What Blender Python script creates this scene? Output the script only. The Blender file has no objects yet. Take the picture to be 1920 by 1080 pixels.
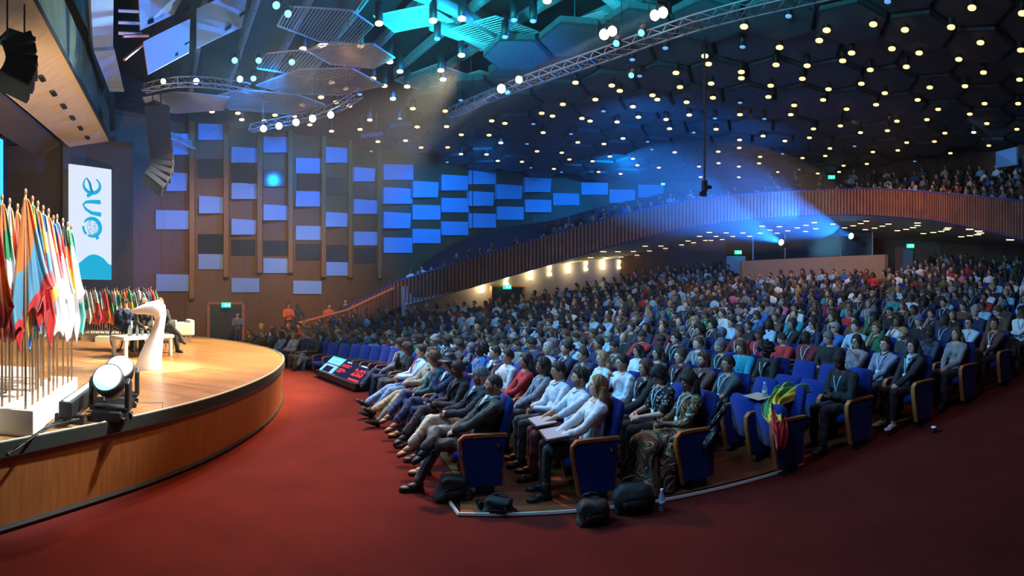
import bpy, math, random
import numpy as np
from mathutils import Matrix, Vector
random.seed(7)
rng = np.random.default_rng(7)
SC = bpy.context.scene
COL = SC.collection
PI = math.pi
sin, cos, rad = math.sin, math.cos, math.radians

# ---------------------------------------------------------------- camera (wide cylindrical panorama like the photograph)
CF, CH, CZ = 900.0, 555.0, 2.1          # pixels per radian, horizon row, eye height
cam_d = bpy.data.cameras.new('camera'); cam = bpy.data.objects.new('camera', cam_d); COL.objects.link(cam)
cam.location = (0, 0, CZ); cam.rotation_euler = (PI/2, 0, 0)
cam_d.type = 'PANO'; cam_d.panorama_type = 'CENTRAL_CYLINDRICAL'
cam_d.central_cylindrical_range_u_min = -960/CF; cam_d.central_cylindrical_range_u_max = 960/CF
cam_d.central_cylindrical_range_v_min = -(1080-CH)/CF; cam_d.central_cylindrical_range_v_max = CH/CF
cam_d.central_cylindrical_radius = 1.0
cam_d.clip_end = 200
SC.camera = cam

def at(u, v, z):                          # the point at height z seen at pixel u, v
    r = (z-CZ)*CF/(CH-v); t = (u-960)/CF
    return Vector((r*sin(t), r*cos(t), z))
def far(u, v, r):                         # the point at ground distance r seen at pixel u, v
    t = (u-960)/CF
    return Vector((r*sin(t), r*cos(t), CZ+(CH-v)*r/CF))

# ---------------------------------------------------------------- world, exposure
w = bpy.data.worlds.new('world'); SC.world = w; w.use_nodes = True
w.node_tree.nodes['Background'].inputs[0].default_value = (0.10, 0.16, 0.30, 1)
w.node_tree.nodes['Background'].inputs[1].default_value = 0.06
vs = SC.view_settings
vs.view_transform = 'Standard'; vs.look = 'None'; vs.exposure = 0.0; vs.gamma = 1.0; vs.use_curve_mapping = False

def tag(o, label=None, cat=None, group=None, kind=None):
    if label: o['label'] = label
    if cat: o['category'] = cat
    if group: o['group'] = group
    if kind: o['kind'] = kind
    return o
def empty(name, loc=(0,0,0), rz=0, label=None, cat=None, group=None):
    o = bpy.data.objects.new(name, None); COL.objects.link(o)
    o.location = loc; o.rotation_euler = (0,0,rz); o.empty_display_size = .1
    return tag(o, label, cat, group)

def lamp(kind, loc, target=None, energy=100, color=(1,1,1), size=.3, angle=60, blend=.5, size_y=None, spread=None):
    d = bpy.data.lights.new('light', kind); d.energy = energy; d.color = color
    if kind == 'AREA':
        d.size = size
        if size_y: d.shape = 'RECTANGLE'; d.size_y = size_y
        if spread: d.spread = rad(spread)
    else: d.shadow_soft_size = size
    if kind == 'SPOT': d.spot_size = rad(angle); d.spot_blend = blend
    o = bpy.data.objects.new('hall_or_fill_light', d); COL.objects.link(o); o.location = loc  # hall fixtures and added unseen fills share this object name
    if target is not None:
        o.rotation_euler = (Vector(target)-Vector(loc)).to_track_quat('-Z', 'Y').to_euler()
    return o
# ---------------------------------------------------------------- the hall's lights, with unseen fills added among them
CYAN = (.30, .72, 1.0); BLUE = (.0, .24, .95); WARM = (1.0, .62, .30); AMBER = (1.0, .55, .10)
# white and warm stage wash
lamp('SPOT', (-5.0, 12.0, 8.9), (-6.2, 6.2, .8), 5200, (1.0, .80, .55), .25, 62, .6)
lamp('SPOT', (-1.5, 14.0, 8.8), (-7.2, 8.8, .8), 24000, (1.0, .80, .46), .25, 44, .6)
lamp('SPOT', (-2.5, 9.0, 8.8), (-5.9, 6.3, 1.4), 3600, (1.0, .95, .9), .2, 22, .5)
lamp('SPOT', (-1.0, 6.5, 8.9), (-4.7, 3.3, 2.0), 11000, (.80, .93, 1.0), .2, 26, .5)
lamp('SPOT', (-8.0, 13.5, 8.4), (-12.0, 9.5, 1.5), 4200, (.92, .95, 1.0), .2, 42, .6)
lamp('SPOT', (-4.0, 11.5, 8.6), (-2.6, 6.8, 0.0), 4600, (1.0, .42, .16), .25, 56, .9)
lamp('SPOT', (.8, 1.2, 7.5), (-4.9, 3.2, 2.0), 4200, (.92,.97,1.0), .15, 26, .6)  # unseen spot added to light the camera side of the near flags
lamp('SPOT', (-6.5, 2.5, 8.0), (-5.6, 4.6, 2.0), 2600, (.95,.98,1.0), .15, 40, .6)
# narrow beams from the long truss towards the stage
for u, v, e, a in ((940,166,9000,9),(1133,64,7000,8),(1228,28,7000,8)):
    p = at(u, v, 8.45); lamp('SPOT', p, (-6.2, 6.4, 1.0), e*2.4, (.80,.95,1.0), .08, a, .35)
p = at(450,148,8.65); lamp('SPOT', p, far(320,90,13.0), 2200, (.45,.85,1.0), .08, 34, .5)
for u, v in ((306,152),(368,152)): p = at(u,v,8.6); lamp('SPOT', p, (p.x+.3,p.y-.8,2), 500, (.85,1.0,.75), .08, 26, .6)
lamp('SPOT', at(640,215,7.8), at(370,40,9.4), 1200, (.25,.55,1.0), .1, 60, .8)
# blue projector beams thrown from the sound booth through the haze
for u, v, e in ((1466,455,26000),(1597,443,34000)):
    p = far(u, v, 23.5); lamp('SPOT', p, (-4.0, 14.0, 8.2 if u < 1500 else 7.0), e, (.01,.20,1.0), .08, 30, .55)
lamp('SPOT', far(1500,408,21.5), far(1300,330,26.0), 1600, (.01,.22,1.0), .2, 120, .9)  # unseen wide blue spot added before the balcony, not a projector
# cyan and blue wash over the audience
lamp('AREA', (-5.5, 8.0, 7.6), (3.0, 9.5, .6), 700, (.20,.62,1.0), 3.0, spread=120)
lamp('AREA', (-2.0, 3.5, 7.2), (6.5, 8.0, .4), 130, (.30,.55,1.0), 2.5, spread=120)
lamp('AREA', (2.0, 13.0, 9.2), (4.0, 14.0, 1.0), 150, (.85,.50,.42), 6.0, spread=120)
lamp('AREA', (10.5, 14.0, 9.2), (12.0, 16.0, 2.0), 260, (1.0,.55,.32), 7.0, spread=120)
lamp('AREA', (14.0, 14.0, 9.5), (15.5, 15.0, 5.0), 80, (1.0,.60,.40), 4.0, spread=130)
lamp('AREA', (5.0, 3.0, 8.0), (5.0, 4.0, 0.0), 22, (1.0,.50,.38), 4.0, spread=120)
# blue wash on the side wall, the balcony and the ceiling
lamp('SPOT', (-7.2, 13.2, 9.6), (-13.0, 18.0, 4.6), 2600, BLUE, .3, 100, .7)
lamp('SPOT', (-4.2, 17.6, 9.6), (-9.0, 23.5, 4.8), 3400, BLUE, .3, 105, .7)
lamp('SPOT', (-.5, 23.5, 9.6), (-3.0, 29.0, 5.6), 2600, BLUE, .3, 110, .7)
lamp('SPOT', (5.5, 25.5, 9.6), (6.5, 32.0, 6.4), 3000, BLUE, .3, 120, .7)
lamp('SPOT', (4.0, 17.0, 7.0), (8.0, 24.0, 10.0), 1500, BLUE, .3, 100, .9)
lamp('SPOT', (-4.5, 9.0, 8.0), (-12.5, 18.5, 2.5), 4600, (1.0,.50,.02), .3, 60, .9)
lamp('SPOT', (-3.0, 12.0, 8.0), (-8.5, 22.5, 3.0), 2200, (.95,.60,.02), .3, 40, .9)
lamp('SPOT', (0.5, 6.5, 8.8), (-3.6, 5.2, .3), 2200, (1.0,.55,.22), .2, 40, .8)  # unseen warm spot added to brighten the stage front
lamp('SPOT', (-9.0, 6.0, 3.0), (-12.0, 8.0, 8.0), 1300, (1.0,.62,.25), .3, 90, .8)  # unseen warm uplight added to brighten the header soffit
lamp('SPOT', (-11.0, 3.0, 4.0), (-17.0, 6.0, 5.0), 350, (.03,.08,1.0), .3, 90, .8)  # unseen blue spot added to lift the stage curtain out of black
# turquoise uplight into the open ceiling
for q in ((-1.5,11.0),(1.5,9.5),(3.5,7.5),(-3.0,13.5)): lamp('SPOT', (q[0],q[1],8.3), (q[0]+.6,q[1]+.8,11.5), 1500, (.0,.60,.80), .2, 140, .7)
# thin stage haze filling the hall
hz = bpy.data.materials.new('haze'); hz.use_nodes = True; nt_ = hz.node_tree; nt_.nodes.clear()
vo = nt_.nodes.new('ShaderNodeVolumeScatter'); vo.inputs['Density'].default_value = .0017; vo.inputs['Anisotropy'].default_value = .35; vo.inputs['Color'].default_value = (.9,.95,1,1)
ou = nt_.nodes.new('ShaderNodeOutputMaterial'); nt_.links.new(vo.outputs[0], ou.inputs['Volume'])
hm_ = bpy.data.meshes.new('stage_haze'); V_ = [(x,y,z) for z in (.0+1.2,10.0) for x,y in ((-14,3.2),(19,3.2),(19,31),(-14,31))]
hm_.from_pydata(V_, [], [(3,2,1,0),(4,5,6,7),(0,1,5,4),(1,2,6,5),(2,3,7,6),(3,0,4,7)]); hm_.materials.append(hz)
ho_ = bpy.data.objects.new('stage_haze', hm_); COL.objects.link(ho_); tag(ho_, 'thin theatrical haze hanging through the hall and catching the light beams', 'haze', None, 'stuff')

def fog(name, c, r, dens, color, label):
    m = bpy.data.materials.new(name); m.use_nodes = True; n_ = m.node_tree; n_.nodes.clear()
    v = n_.nodes.new('ShaderNodeVolumeScatter'); v.inputs['Density'].default_value = dens; v.inputs['Anisotropy'].default_value = .0; v.inputs['Color'].default_value = (*color,1)
    o = n_.nodes.new('ShaderNodeOutputMaterial'); n_.links.new(v.outputs[0], o.inputs['Volume'])
    me = bpy.data.meshes.new(name); vv, ff = [], []
    for j in range(13):
        for i in range(24):
            a, p = 2*PI*i/24, -PI/2*.98+PI*.98*j/12; vv.append((r[0]*cos(p)*cos(a), r[1]*cos(p)*sin(a), r[2]*sin(p)))
    for j in range(12):
        for i in range(24): ff.append((j*24+i, j*24+(i+1)%24, (j+1)*24+(i+1)%24, (j+1)*24+i))
    ff += [tuple(range(23,-1,-1)), tuple(range(288,312))]; me.from_pydata(vv, [], ff); me.materials.append(m)
    ob = bpy.data.objects.new(name, me); COL.objects.link(ob); ob.location = c; tag(ob, label, 'haze', None, 'stuff')
fog('haze_bank', far(1370,375,20.5), (6.0,3.2,2.3), .034, (.9,.95,1.0), 'denser bank of haze glowing blue in front of the balcony')
# ---------------------------------------------------------------- materials
MAT = {}
def mat(name, color=(.5,.5,.5), rough=.6, metal=0, emit=None, estr=0, noise=0, nscale=20, bump=0, bscale=60, objcol=False, alpha=1, trans=0, sheen=0, spec=.5, vcol=False, stretch=None, wave=None):
    m = bpy.data.materials.new(name); m.use_nodes = True; nt = m.node_tree; N = nt.nodes; L = nt.links
    b = N['Principled BSDF']
    b.inputs['Roughness'].default_value = rough; b.inputs['Metallic'].default_value = metal
    b.inputs['Specular IOR Level'].default_value = spec
    if trans: b.inputs['Transmission Weight'].default_value = trans
    if sheen: b.inputs['Sheen Weight'].default_value = sheen
    b.inputs['Alpha'].default_value = alpha
    src = None
    if objcol: src = N.new('ShaderNodeObjectInfo').outputs['Color']
    elif vcol:
        a = N.new('ShaderNodeVertexColor'); a.layer_name = 'col'; src = a.outputs['Color']
    else: b.inputs['Base Color'].default_value = (*color, 1)
    tc = None
    def coords():
        nonlocal tc
        if tc is None:
            t = N.new('ShaderNodeTexCoord'); mp = N.new('ShaderNodeMapping'); L.new(t.outputs['Object'], mp.inputs['Vector'])
            if stretch: mp.inputs['Scale'].default_value = stretch
            tc = mp.outputs['Vector']
        return tc
    if noise:
        n = N.new('ShaderNodeTexNoise'); n.inputs['Scale'].default_value = nscale; n.inputs['Detail'].default_value = 5
        L.new(coords(), n.inputs['Vector'])
        r = N.new('ShaderNodeMapRange'); r.inputs['From Min'].default_value = .3; r.inputs['From Max'].default_value = .7
        r.inputs['To Min'].default_value = 1-noise; r.inputs['To Max'].default_value = 1+noise
        L.new(n.outputs['Fac'], r.inputs['Value'])
        mx = N.new('ShaderNodeMix'); mx.data_type = 'RGBA'; mx.blend_type = 'MULTIPLY'; mx.inputs['Factor'].default_value = 1
        if src: L.new(src, mx.inputs[6])
        else: mx.inputs[6].default_value = (*color, 1)
        L.new(r.outputs['Result'], mx.inputs[7]); src = mx.outputs[2]
    if src: L.new(src, b.inputs['Base Color'])
    if bump:
        n = N.new('ShaderNodeTexNoise'); n.inputs['Scale'].default_value = bscale; n.inputs['Detail'].default_value = 3
        L.new(coords(), n.inputs['Vector'])
        bp = N.new('ShaderNodeBump'); bp.inputs['Strength'].default_value = bump; bp.inputs['Distance'].default_value = .02
        L.new(n.outputs['Fac'], bp.inputs['Height']); L.new(bp.outputs['Normal'], b.inputs['Normal'])
    if emit:
        b.inputs['Emission Color'].default_value = (*emit, 1); b.inputs['Emission Strength'].default_value = estr
    MAT[name] = m
    return m
mat('skin', objcol=True, rough=.5, noise=.08, nscale=30, spec=.35)
mat('lips', (.26,.08,.07), .45)
mat('brow', (.02,.012,.009), .7)
mat('stubble', (.15,.078,.058), .7)
mat('socket', (.10,.05,.038), .6)
mat('cloth', objcol=True, rough=.85, noise=.12, nscale=9, bump=.5, bscale=24, sheen=.05)
mat('hair', objcol=True, rough=.5, noise=.45, nscale=40, bump=.6, bscale=55, stretch=(3,3,.35))
mat('paint', objcol=True, rough=.5)
mat('crowd', vcol=True, rough=.7)
mat('flagcloth', vcol=True, rough=.75, sheen=.3, bump=.12, bscale=30)
mat('blue_fabric', (.008,.028,.20), .95, noise=.18, nscale=90, sheen=.1, spec=.2)
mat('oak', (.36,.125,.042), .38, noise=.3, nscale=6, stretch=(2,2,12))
mat('black', (.012,.012,.014), .5)
mat('black_gloss', (.010,.010,.012), .22)
mat('dark_metal', (.05,.05,.055), .4, metal=.8)
mat('steel', (.55,.56,.58), .3, metal=1)
mat('white', (.82,.82,.82), .35)
mat('cream', (.62,.57,.42), .5)
mat('eye_white', (.38,.36,.36), .35)
mat('iris', (.02,.012,.008), .2)
mat('glass_dark', (.02,.03,.035), .12, spec=.12)
mat('panel_blue_wash', (.20,.36,.60), .8)  # grey boards, with the blue wash light partly mixed into their colour
mat('panel_edge', (.50,.58,.68), .8)
mat('carpet', (.100,.013,.010), 1.0, noise=.14, nscale=1.6, bump=.5, bscale=160, spec=.1)
mat('carpet_dark', (.10,.012,.014), 1.0, noise=.25, nscale=3, bump=.5, bscale=160, spec=.1)
mat('floor_wood', (.26,.10,.04), .4, noise=.35, nscale=4, stretch=(.8,6,1))
mat('edge_metal', (.62,.60,.55), .4, metal=.3)
mat('band', (.012,.016,.010), .7)
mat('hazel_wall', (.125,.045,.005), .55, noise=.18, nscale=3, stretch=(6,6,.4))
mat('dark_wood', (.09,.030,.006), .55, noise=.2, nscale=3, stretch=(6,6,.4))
mat('pillar', (.22,.09,.015), .55)
mat('beige_wall', (.42,.36,.33), .8)
mat('soffit', (.52,.50,.48), .7)
mat('slat', (.30,.10,.05), .5, noise=.25, nscale=2)
mat('slat_gap', (.05,.018,.012), .7)
mat('hexpanel', (.085,.092,.10), .75, noise=.25, nscale=5, stretch=(6,.6,1))
mat('void', (.010,.012,.014), .9)
mat('duct', (.26,.29,.30), .5, metal=.2)
mat('lamp_glow', (1,.8,.5), emit=(1.0,.60,.20), estr=2.6)
mat('lamp_glow_small', (1,.8,.5), emit=(1.0,.66,.34), estr=3.0)
mat('unlit_lens_glow', (.3,.5,.8), emit=(.18,.45,.9), estr=.8)  # faint blue of the unlit downlight lenses put in as emission
mat('spot_glow', (1,1,1), emit=(.95,1.0,.80), estr=22)
mat('cool_glow', (1,1,1), emit=(.14,1.0,.92), estr=1.15)
mat('cyan_glow', (1,1,1), emit=(.1,.65,1.0), estr=2.0)
mat('green_glow', (0,1,.4), emit=(.02,.9,.40), estr=2.2)
mat('exit_white', (1,1,1), emit=(.7,1,.8), estr=2.5)
mat('sconce_glow', (1,.9,.5), emit=(1.0,.92,.36), estr=9)
mat('screen_cyan', (0,0,0), emit=(.05,.65,.85), estr=1.3)
mat('banner_white', (0,0,0), emit=(.80,.88,1.0), estr=.92)
mat('banner_cyan', (0,0,0), emit=(.0,.42,.66), estr=.95)
mat('banner_dark', (0,0,0), emit=(.0,.27,.42), estr=.9)
mat('scr_dark', (0,0,0), .3, emit=(.004,.012,.06), estr=1.0)
mat('scr_cyan', (0,0,0), .3, emit=(.08,.72,1.0), estr=1.5)
mat('scr_pale', (0,0,0), .3, emit=(.45,.72,1.0), estr=1.1)
mat('scr_red', (0,0,0), .3, emit=(1.0,.05,.05), estr=1.5)
mat('scr_white', (0,0,0), .3, emit=(.6,.85,1.0), estr=1.2)
mat('curtain', (.02,.03,.12), .9, noise=.5, nscale=1.2)
mat('curtain_wall', (.06,.045,.03), .8)
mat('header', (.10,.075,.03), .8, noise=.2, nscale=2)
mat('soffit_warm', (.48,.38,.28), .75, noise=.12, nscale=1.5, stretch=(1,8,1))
mat('pink_steel', (.45,.10,.12), .4)
mat('tile_blue', (.22,.30,.42), .6)
mat('plastic_clear', (.7,.85,.95), .1, trans=.8)
mat('paper', (.36,.36,.40), .7)
mat('leather_brown', (.28,.12,.05), .5)
mat('tyre', (.015,.015,.017), .7)

# ---------------------------------------------------------------- mesh builder
class MB:
    def __init__(s): s.v = []; s.f = []; s.m = []; s.mi = 0
    def add(s, vs, fs, M=None):
        k = len(s.v)
        if M is not None: vs = [tuple(M @ Vector(p)) for p in vs]
        s.v += [tuple(p) for p in vs]; s.f += [tuple(i+k for i in f) for f in fs]; s.m += [s.mi]*len(fs)
        return s
    def box(s, c, d, M=None, taper=0):
        x, y, z = d[0]/2, d[1]/2, d[2]/2; t = 1-taper
        v = [(c[0]+a*x*(t if e > 0 else 1), c[1]+b*y*(t if e > 0 else 1), c[2]+e*z) for e in (-1,1) for a, b in ((-1,-1),(1,-1),(1,1),(-1,1))]
        return s.add(v, [(3,2,1,0),(4,5,6,7),(0,1,5,4),(1,2,6,5),(2,3,7,6),(3,0,4,7)], M)
    def rbox(s, c, d, r=.02, M=None):       # box with chamfered edges
        x, y, z = d[0]/2, d[1]/2, d[2]/2; pts = []; fs = []
        for zz, q in ((-z, r), (-z+r, 0), (z-r, 0), (z, r)):
            a, b = x-q, y-q
            for px, py in ((a-r*.7,-b),(a,-b+r*.7),(a,b-r*.7),(a-r*.7,b),(-a+r*.7,b),(-a,b-r*.7),(-a,-b+r*.7),(-a+r*.7,-b)):
                pts.append((c[0]+px, c[1]+py, c[2]+zz))
        for k in range(3):
            for i in range(8): j = (i+1) % 8; fs.append((k*8+i, k*8+j, k*8+8+j, k*8+8+i))
        fs += [tuple(range(7,-1,-1)), tuple(range(24,32))]
        return s.add(pts, fs, M)
    def cone(s, p0, p1, r0, r1, n=10, cap=True, M=None):
        p0 = Vector(p0); p1 = Vector(p1); d = p1-p0
        if d.length < 1e-6: return s
        q = d.to_track_quat('Z', 'Y'); v = []
        for p, r in ((p0, r0), (p1, r1)):
            for i in range(n):
                a = 2*PI*i/n; v.append(p+q @ Vector((r*cos(a), r*sin(a), 0)))
        f = [(i, (i+1) % n, n+(i+1) % n, n+i) for i in range(n)]
        if cap: f += [tuple(range(n-1,-1,-1)), tuple(range(n, 2*n))]
        return s.add(v, f, M)
    def ell(s, c, r, R=None, n=12, k=8, M=None):
        v = []; f = []
        for j in range(k+1):
            ph = -PI/2+PI*j/k
            if j in (0, k): v.append(Vector((0,0,r[2]*sin(ph)))); continue
            for i in range(n):
                a = 2*PI*i/n; v.append(Vector((r[0]*cos(ph)*cos(a), r[1]*cos(ph)*sin(a), r[2]*sin(ph))))
        for i in range(n): f.append((0, 1+(i+1) % n, 1+i))
        for j in range(k-2):
            o = 1+j*n
            for i in range(n): f.append((o+i, o+(i+1) % n, o+n+(i+1) % n, o+n+i))
        o = 1+(k-2)*n; t = len(v)-1
        for i in range(n): f.append((o+i, o+(i+1) % n, t))
        if R is not None: v = [R @ p for p in v]
        c = Vector(c); v = [p+c for p in v]
        return s.add(v, f, M)
    def cap(s, p0, p1, r0, r1, n=10, M=None):   # rounded limb
        s.cone(p0, p1, r0, r1, n, True, M); s.ell(p0, (r0,)*3, None, n, max(4, n//2), M); s.ell(p1, (r1,)*3, None, n, max(4, n//2), M)
        return s
    def tube(s, pts, r, n=6, M=None, flat=None):
        pts = [Vector(p) for p in pts]; v = []; f = []; m = len(pts)
        for i, p in enumerate(pts):
            d = (pts[min(i+1, m-1)]-pts[max(i-1, 0)]).normalized(); q = d.to_track_quat('Z', 'Y')
            rr = r[i] if isinstance(r, (list, tuple)) else r
            for k in range(n):
                a = 2*PI*k/n; v.append(p+q @ Vector((rr*cos(a), rr*sin(a)*(flat or 1), 0)))
        for i in range(m-1):
            for k in range(n): f.append((i*n+k, i*n+(k+1) % n, (i+1)*n+(k+1) % n, (i+1)*n+k))
        f += [tuple(range(n-1,-1,-1)), tuple(range((m-1)*n, m*n))]
        return s.add(v, f, M)
    def lathe(s, prof, n=24, M=None, c=(0,0,0)):
        v = [(c[0]+r*cos(2*PI*i/n), c[1]+r*sin(2*PI*i/n), c[2]+z) for r, z in prof for i in range(n)]
        f = [(j*n+i, j*n+(i+1) % n, (j+1)*n+(i+1) % n, (j+1)*n+i) for j in range(len(prof)-1) for i in range(n)]
        f += [tuple(range(n-1,-1,-1)), tuple(range((len(prof)-1)*n, len(prof)*n))]
        return s.add(v, f, M)
    def prism(s, poly, d, M=None):              # polygon points in 3D extruded by vector d
        n = len(poly); d = Vector(d); P = [Vector(p) for p in poly]
        return s.add(P+[p+d for p in P], [tuple(range(n-1,-1,-1)), tuple(range(n, 2*n))]+[(i, (i+1) % n, n+(i+1) % n, n+i) for i in range(n)], M)
    def grid(s, rows, M=None, close=False):
        n = len(rows[0]); v = [p for r in rows for p in r]; f = []
        for j in range(len(rows)-1):
            for i in range(n if close else n-1):
                k = (i+1) % n; f.append((j*n+i, j*n+k, (j+1)*n+k, (j+1)*n+i))
        return s.add(v, f, M)
    def mesh(s, name, mats, smooth=True):
        me = bpy.data.meshes.new(name); me.from_pydata([tuple(p) for p in s.v], [], s.f)
        for m in (mats if isinstance(mats, (list, tuple)) else [mats]): me.materials.append(MAT[m])
        me.polygons.foreach_set('material_index', s.m)
        me.polygons.foreach_set('use_smooth', [smooth]*len(s.f))
        me.update(); return me
    def build(s, name, mats, parent=None, smooth=False, loc=None, rz=None, **kw):
        return put(name, s.mesh(name, mats, smooth), parent, loc, rz, **kw)
def put(name, me, parent=None, loc=None, rz=None, color=None, label=None, cat=None, group=None, kind=None):
    o = bpy.data.objects.new(name, me); COL.objects.link(o)
    if parent: o.parent = parent
    if loc is not None: o.location = loc
    if rz is not None: o.rotation_euler = (0,0,rz)
    if color: o.color = (*color, 1)
    return tag(o, label, cat, group, kind)
def copy_tree(o, parent=None):
    c = o.copy(); COL.objects.link(c)
    if parent: c.parent = parent
    for ch in o.children: copy_tree(ch, c)
    return c
def bevel(o, wd=.01, seg=2):
    m = o.modifiers.new('bevel', 'BEVEL'); m.width = wd; m.segments = seg; m.limit_method = 'ANGLE'; m.angle_limit = rad(40)
    return o
mat('blue_rail', (.03,.04,.30), .5)
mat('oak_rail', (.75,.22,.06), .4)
mat('beige_wood', (.34,.20,.13), .6, noise=.1, nscale=3, stretch=(6,6,.4))
mat('door_red', (.07,.015,.012), .5)
mat('door_blue', (.04,.10,.20), .5)
mat('doorway_lit', (.3,.3,.35), .6)
mat('mesh_metal', (.30,.32,.35), .45, metal=.5)
def wood_planks(name, c1, c2, mortar, bw, bh, rough, stretch_noise, vertical=False, gap=.004):
    m = bpy.data.materials.new(name); m.use_nodes = True; N = m.node_tree.nodes; L = m.node_tree.links; b = N['Principled BSDF']
    t = N.new('ShaderNodeTexCoord'); mp = N.new('ShaderNodeMapping'); L.new(t.outputs['Object'], mp.inputs['Vector'])
    if vertical: mp.inputs['Rotation'].default_value = (PI/2, 0, 0)
    br = N.new('ShaderNodeTexBrick'); br.inputs['Scale'].default_value = 1; br.inputs['Brick Width'].default_value = bw; br.inputs['Row Height'].default_value = bh
    br.inputs['Mortar Size'].default_value = gap; br.inputs['Color1'].default_value = (*c1,1); br.inputs['Color2'].default_value = (*c2,1); br.inputs['Mortar'].default_value = (*mortar,1)
    L.new(mp.outputs['Vector'], br.inputs['Vector'])
    n = N.new('ShaderNodeTexNoise'); n.inputs['Scale'].default_value = 3; n.inputs['Detail'].default_value = 6; mp2 = N.new('ShaderNodeMapping'); mp2.inputs['Scale'].default_value = stretch_noise
    L.new(t.outputs['Object'], mp2.inputs['Vector']); L.new(mp2.outputs['Vector'], n.inputs['Vector'])
    r = N.new('ShaderNodeMapRange'); r.inputs['To Min'].default_value = .55; r.inputs['To Max'].default_value = 1.4; L.new(n.outputs['Fac'], r.inputs['Value'])
    mx = N.new('ShaderNodeMix'); mx.data_type = 'RGBA'; mx.blend_type = 'MULTIPLY'; mx.inputs['Factor'].default_value = 1
    L.new(br.outputs['Color'], mx.inputs[6]); L.new(r.outputs['Result'], mx.inputs[7]); L.new(mx.outputs[2], b.inputs['Base Color']); b.inputs['Roughness'].default_value = rough
    MAT[name] = m
wood_planks('floor_wood', (.36,.18,.062), (.24,.11,.036), (.05,.02,.01), 1.3, .12, .33, (.8,9,1))
wood_planks('seating_wood', (.30,.095,.035), (.20,.06,.022), (.05,.02,.01), 1.3, .12, .35, (.8,9,1))
wood_planks('stage_veneer', (.27,.090,.022), (.19,.060,.015), (.10,.03,.012), .55, 2.0, .42, (9,9,.6), True)
def dress_mat():
    m = bpy.data.materials.new('pattern_dress'); m.use_nodes = True; N = m.node_tree.nodes; L = m.node_tree.links; b = N['Principled BSDF']
    t = N.new('ShaderNodeTexCoord'); wv = N.new('ShaderNodeTexWave'); wv.inputs['Scale'].default_value = 4.2; wv.inputs['Distortion'].default_value = 7; wv.inputs['Detail'].default_value = 1.2
    wv.bands_direction = 'DIAGONAL'; L.new(t.outputs['Object'], wv.inputs['Vector'])
    v = N.new('ShaderNodeTexVoronoi'); v.inputs['Scale'].default_value = 5; v.inputs['Randomness'].default_value = 1; L.new(t.outputs['Object'], v.inputs['Vector'])
    r = N.new('ShaderNodeValToRGB'); r.color_ramp.interpolation = 'CONSTANT'; e = r.color_ramp.elements
    cols = [(.005,.005,.006),(.20,.12,.02),(.55,.50,.36),(.01,.06,.04),(.01,.01,.012),(.24,.02,.02),(.50,.44,.30),(.16,.09,.02)]
    e[0].color = (*cols[0],1); e[1].position = .16; e[1].color = (*cols[1],1)
    for p, c in zip((.30,.34,.5,.66,.80,.84), cols[2:]): q = e.new(p); q.color = (*c,1)
    a = N.new('ShaderNodeMath'); a.operation = 'MULTIPLY_ADD'; a.inputs[1].default_value = .45; L.new(v.outputs['Color'], a.inputs[0]); L.new(wv.outputs['Fac'], a.inputs[2])
    fr = N.new('ShaderNodeMath'); fr.operation = 'FRACT'; L.new(a.outputs[0], fr.inputs[0]); L.new(fr.outputs[0], r.inputs['Fac'])
    L.new(r.outputs['Color'], b.inputs['Base Color']); b.inputs['Roughness'].default_value = .8; MAT['pattern_dress'] = m
dress_mat()
def dots_mat(name, base, dot, scale, th):
    m = bpy.data.materials.new(name); m.use_nodes = True; N = m.node_tree.nodes; L = m.node_tree.links; b = N['Principled BSDF']
    t = N.new('ShaderNodeTexCoord'); v = N.new('ShaderNodeTexVoronoi'); v.inputs['Scale'].default_value = scale; L.new(t.outputs['Object'], v.inputs['Vector'])
    r = N.new('ShaderNodeValToRGB'); r.color_ramp.elements[0].position = th; r.color_ramp.elements[0].color = (*dot,1); r.color_ramp.elements[1].position = th+.04; r.color_ramp.elements[1].color = (*base,1)
    L.new(v.outputs['Distance'], r.inputs['Fac']); L.new(r.outputs['Color'], b.inputs['Base Color']); b.inputs['Roughness'].default_value = .85; MAT[name] = m
dots_mat('floral', (.006,.006,.008), (.5,.45,.42), 24, .30)
dots_mat('checked', (.20,.22,.26), (.05,.05,.07), 40, .34)
def ordinal(n):
    w = ('','first','second','third','fourth','fifth','sixth','seventh','eighth','ninth','tenth','eleventh','twelfth')
    return w[n] if n < len(w) else f"{n}{'th' if 10 < n % 100 < 14 else {1:'st',2:'nd',3:'rd'}.get(n % 10,'th')}"
PANEL_OBJ = []
mat('white_plinth', (.72,.68,.58), .45)
mat('lit_door', (1,.9,.5), emit=(1.0,.85,.45), estr=.8)
mat('pole_wood', (.34,.17,.08), .4)
mat('speaker_black', (.045,.042,.032), .45); mat('speaker_grille', (.018,.018,.016), .7)
mat('white_board', (.58,.66,.74), .6)
mat('bag_black', (.016,.016,.018), .7, bump=.4, bscale=18)
mat('red_paint', (.5,.02,.02)); mat('dark_cup', (.04,.03,.04), .4); mat('pale_label', (.35,.55,.75), .4)
mat('paper_tan', (.5,.36,.25), .7)
mat('leather_black', (.015,.016,.02), .35, bump=.5, bscale=20)

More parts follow.
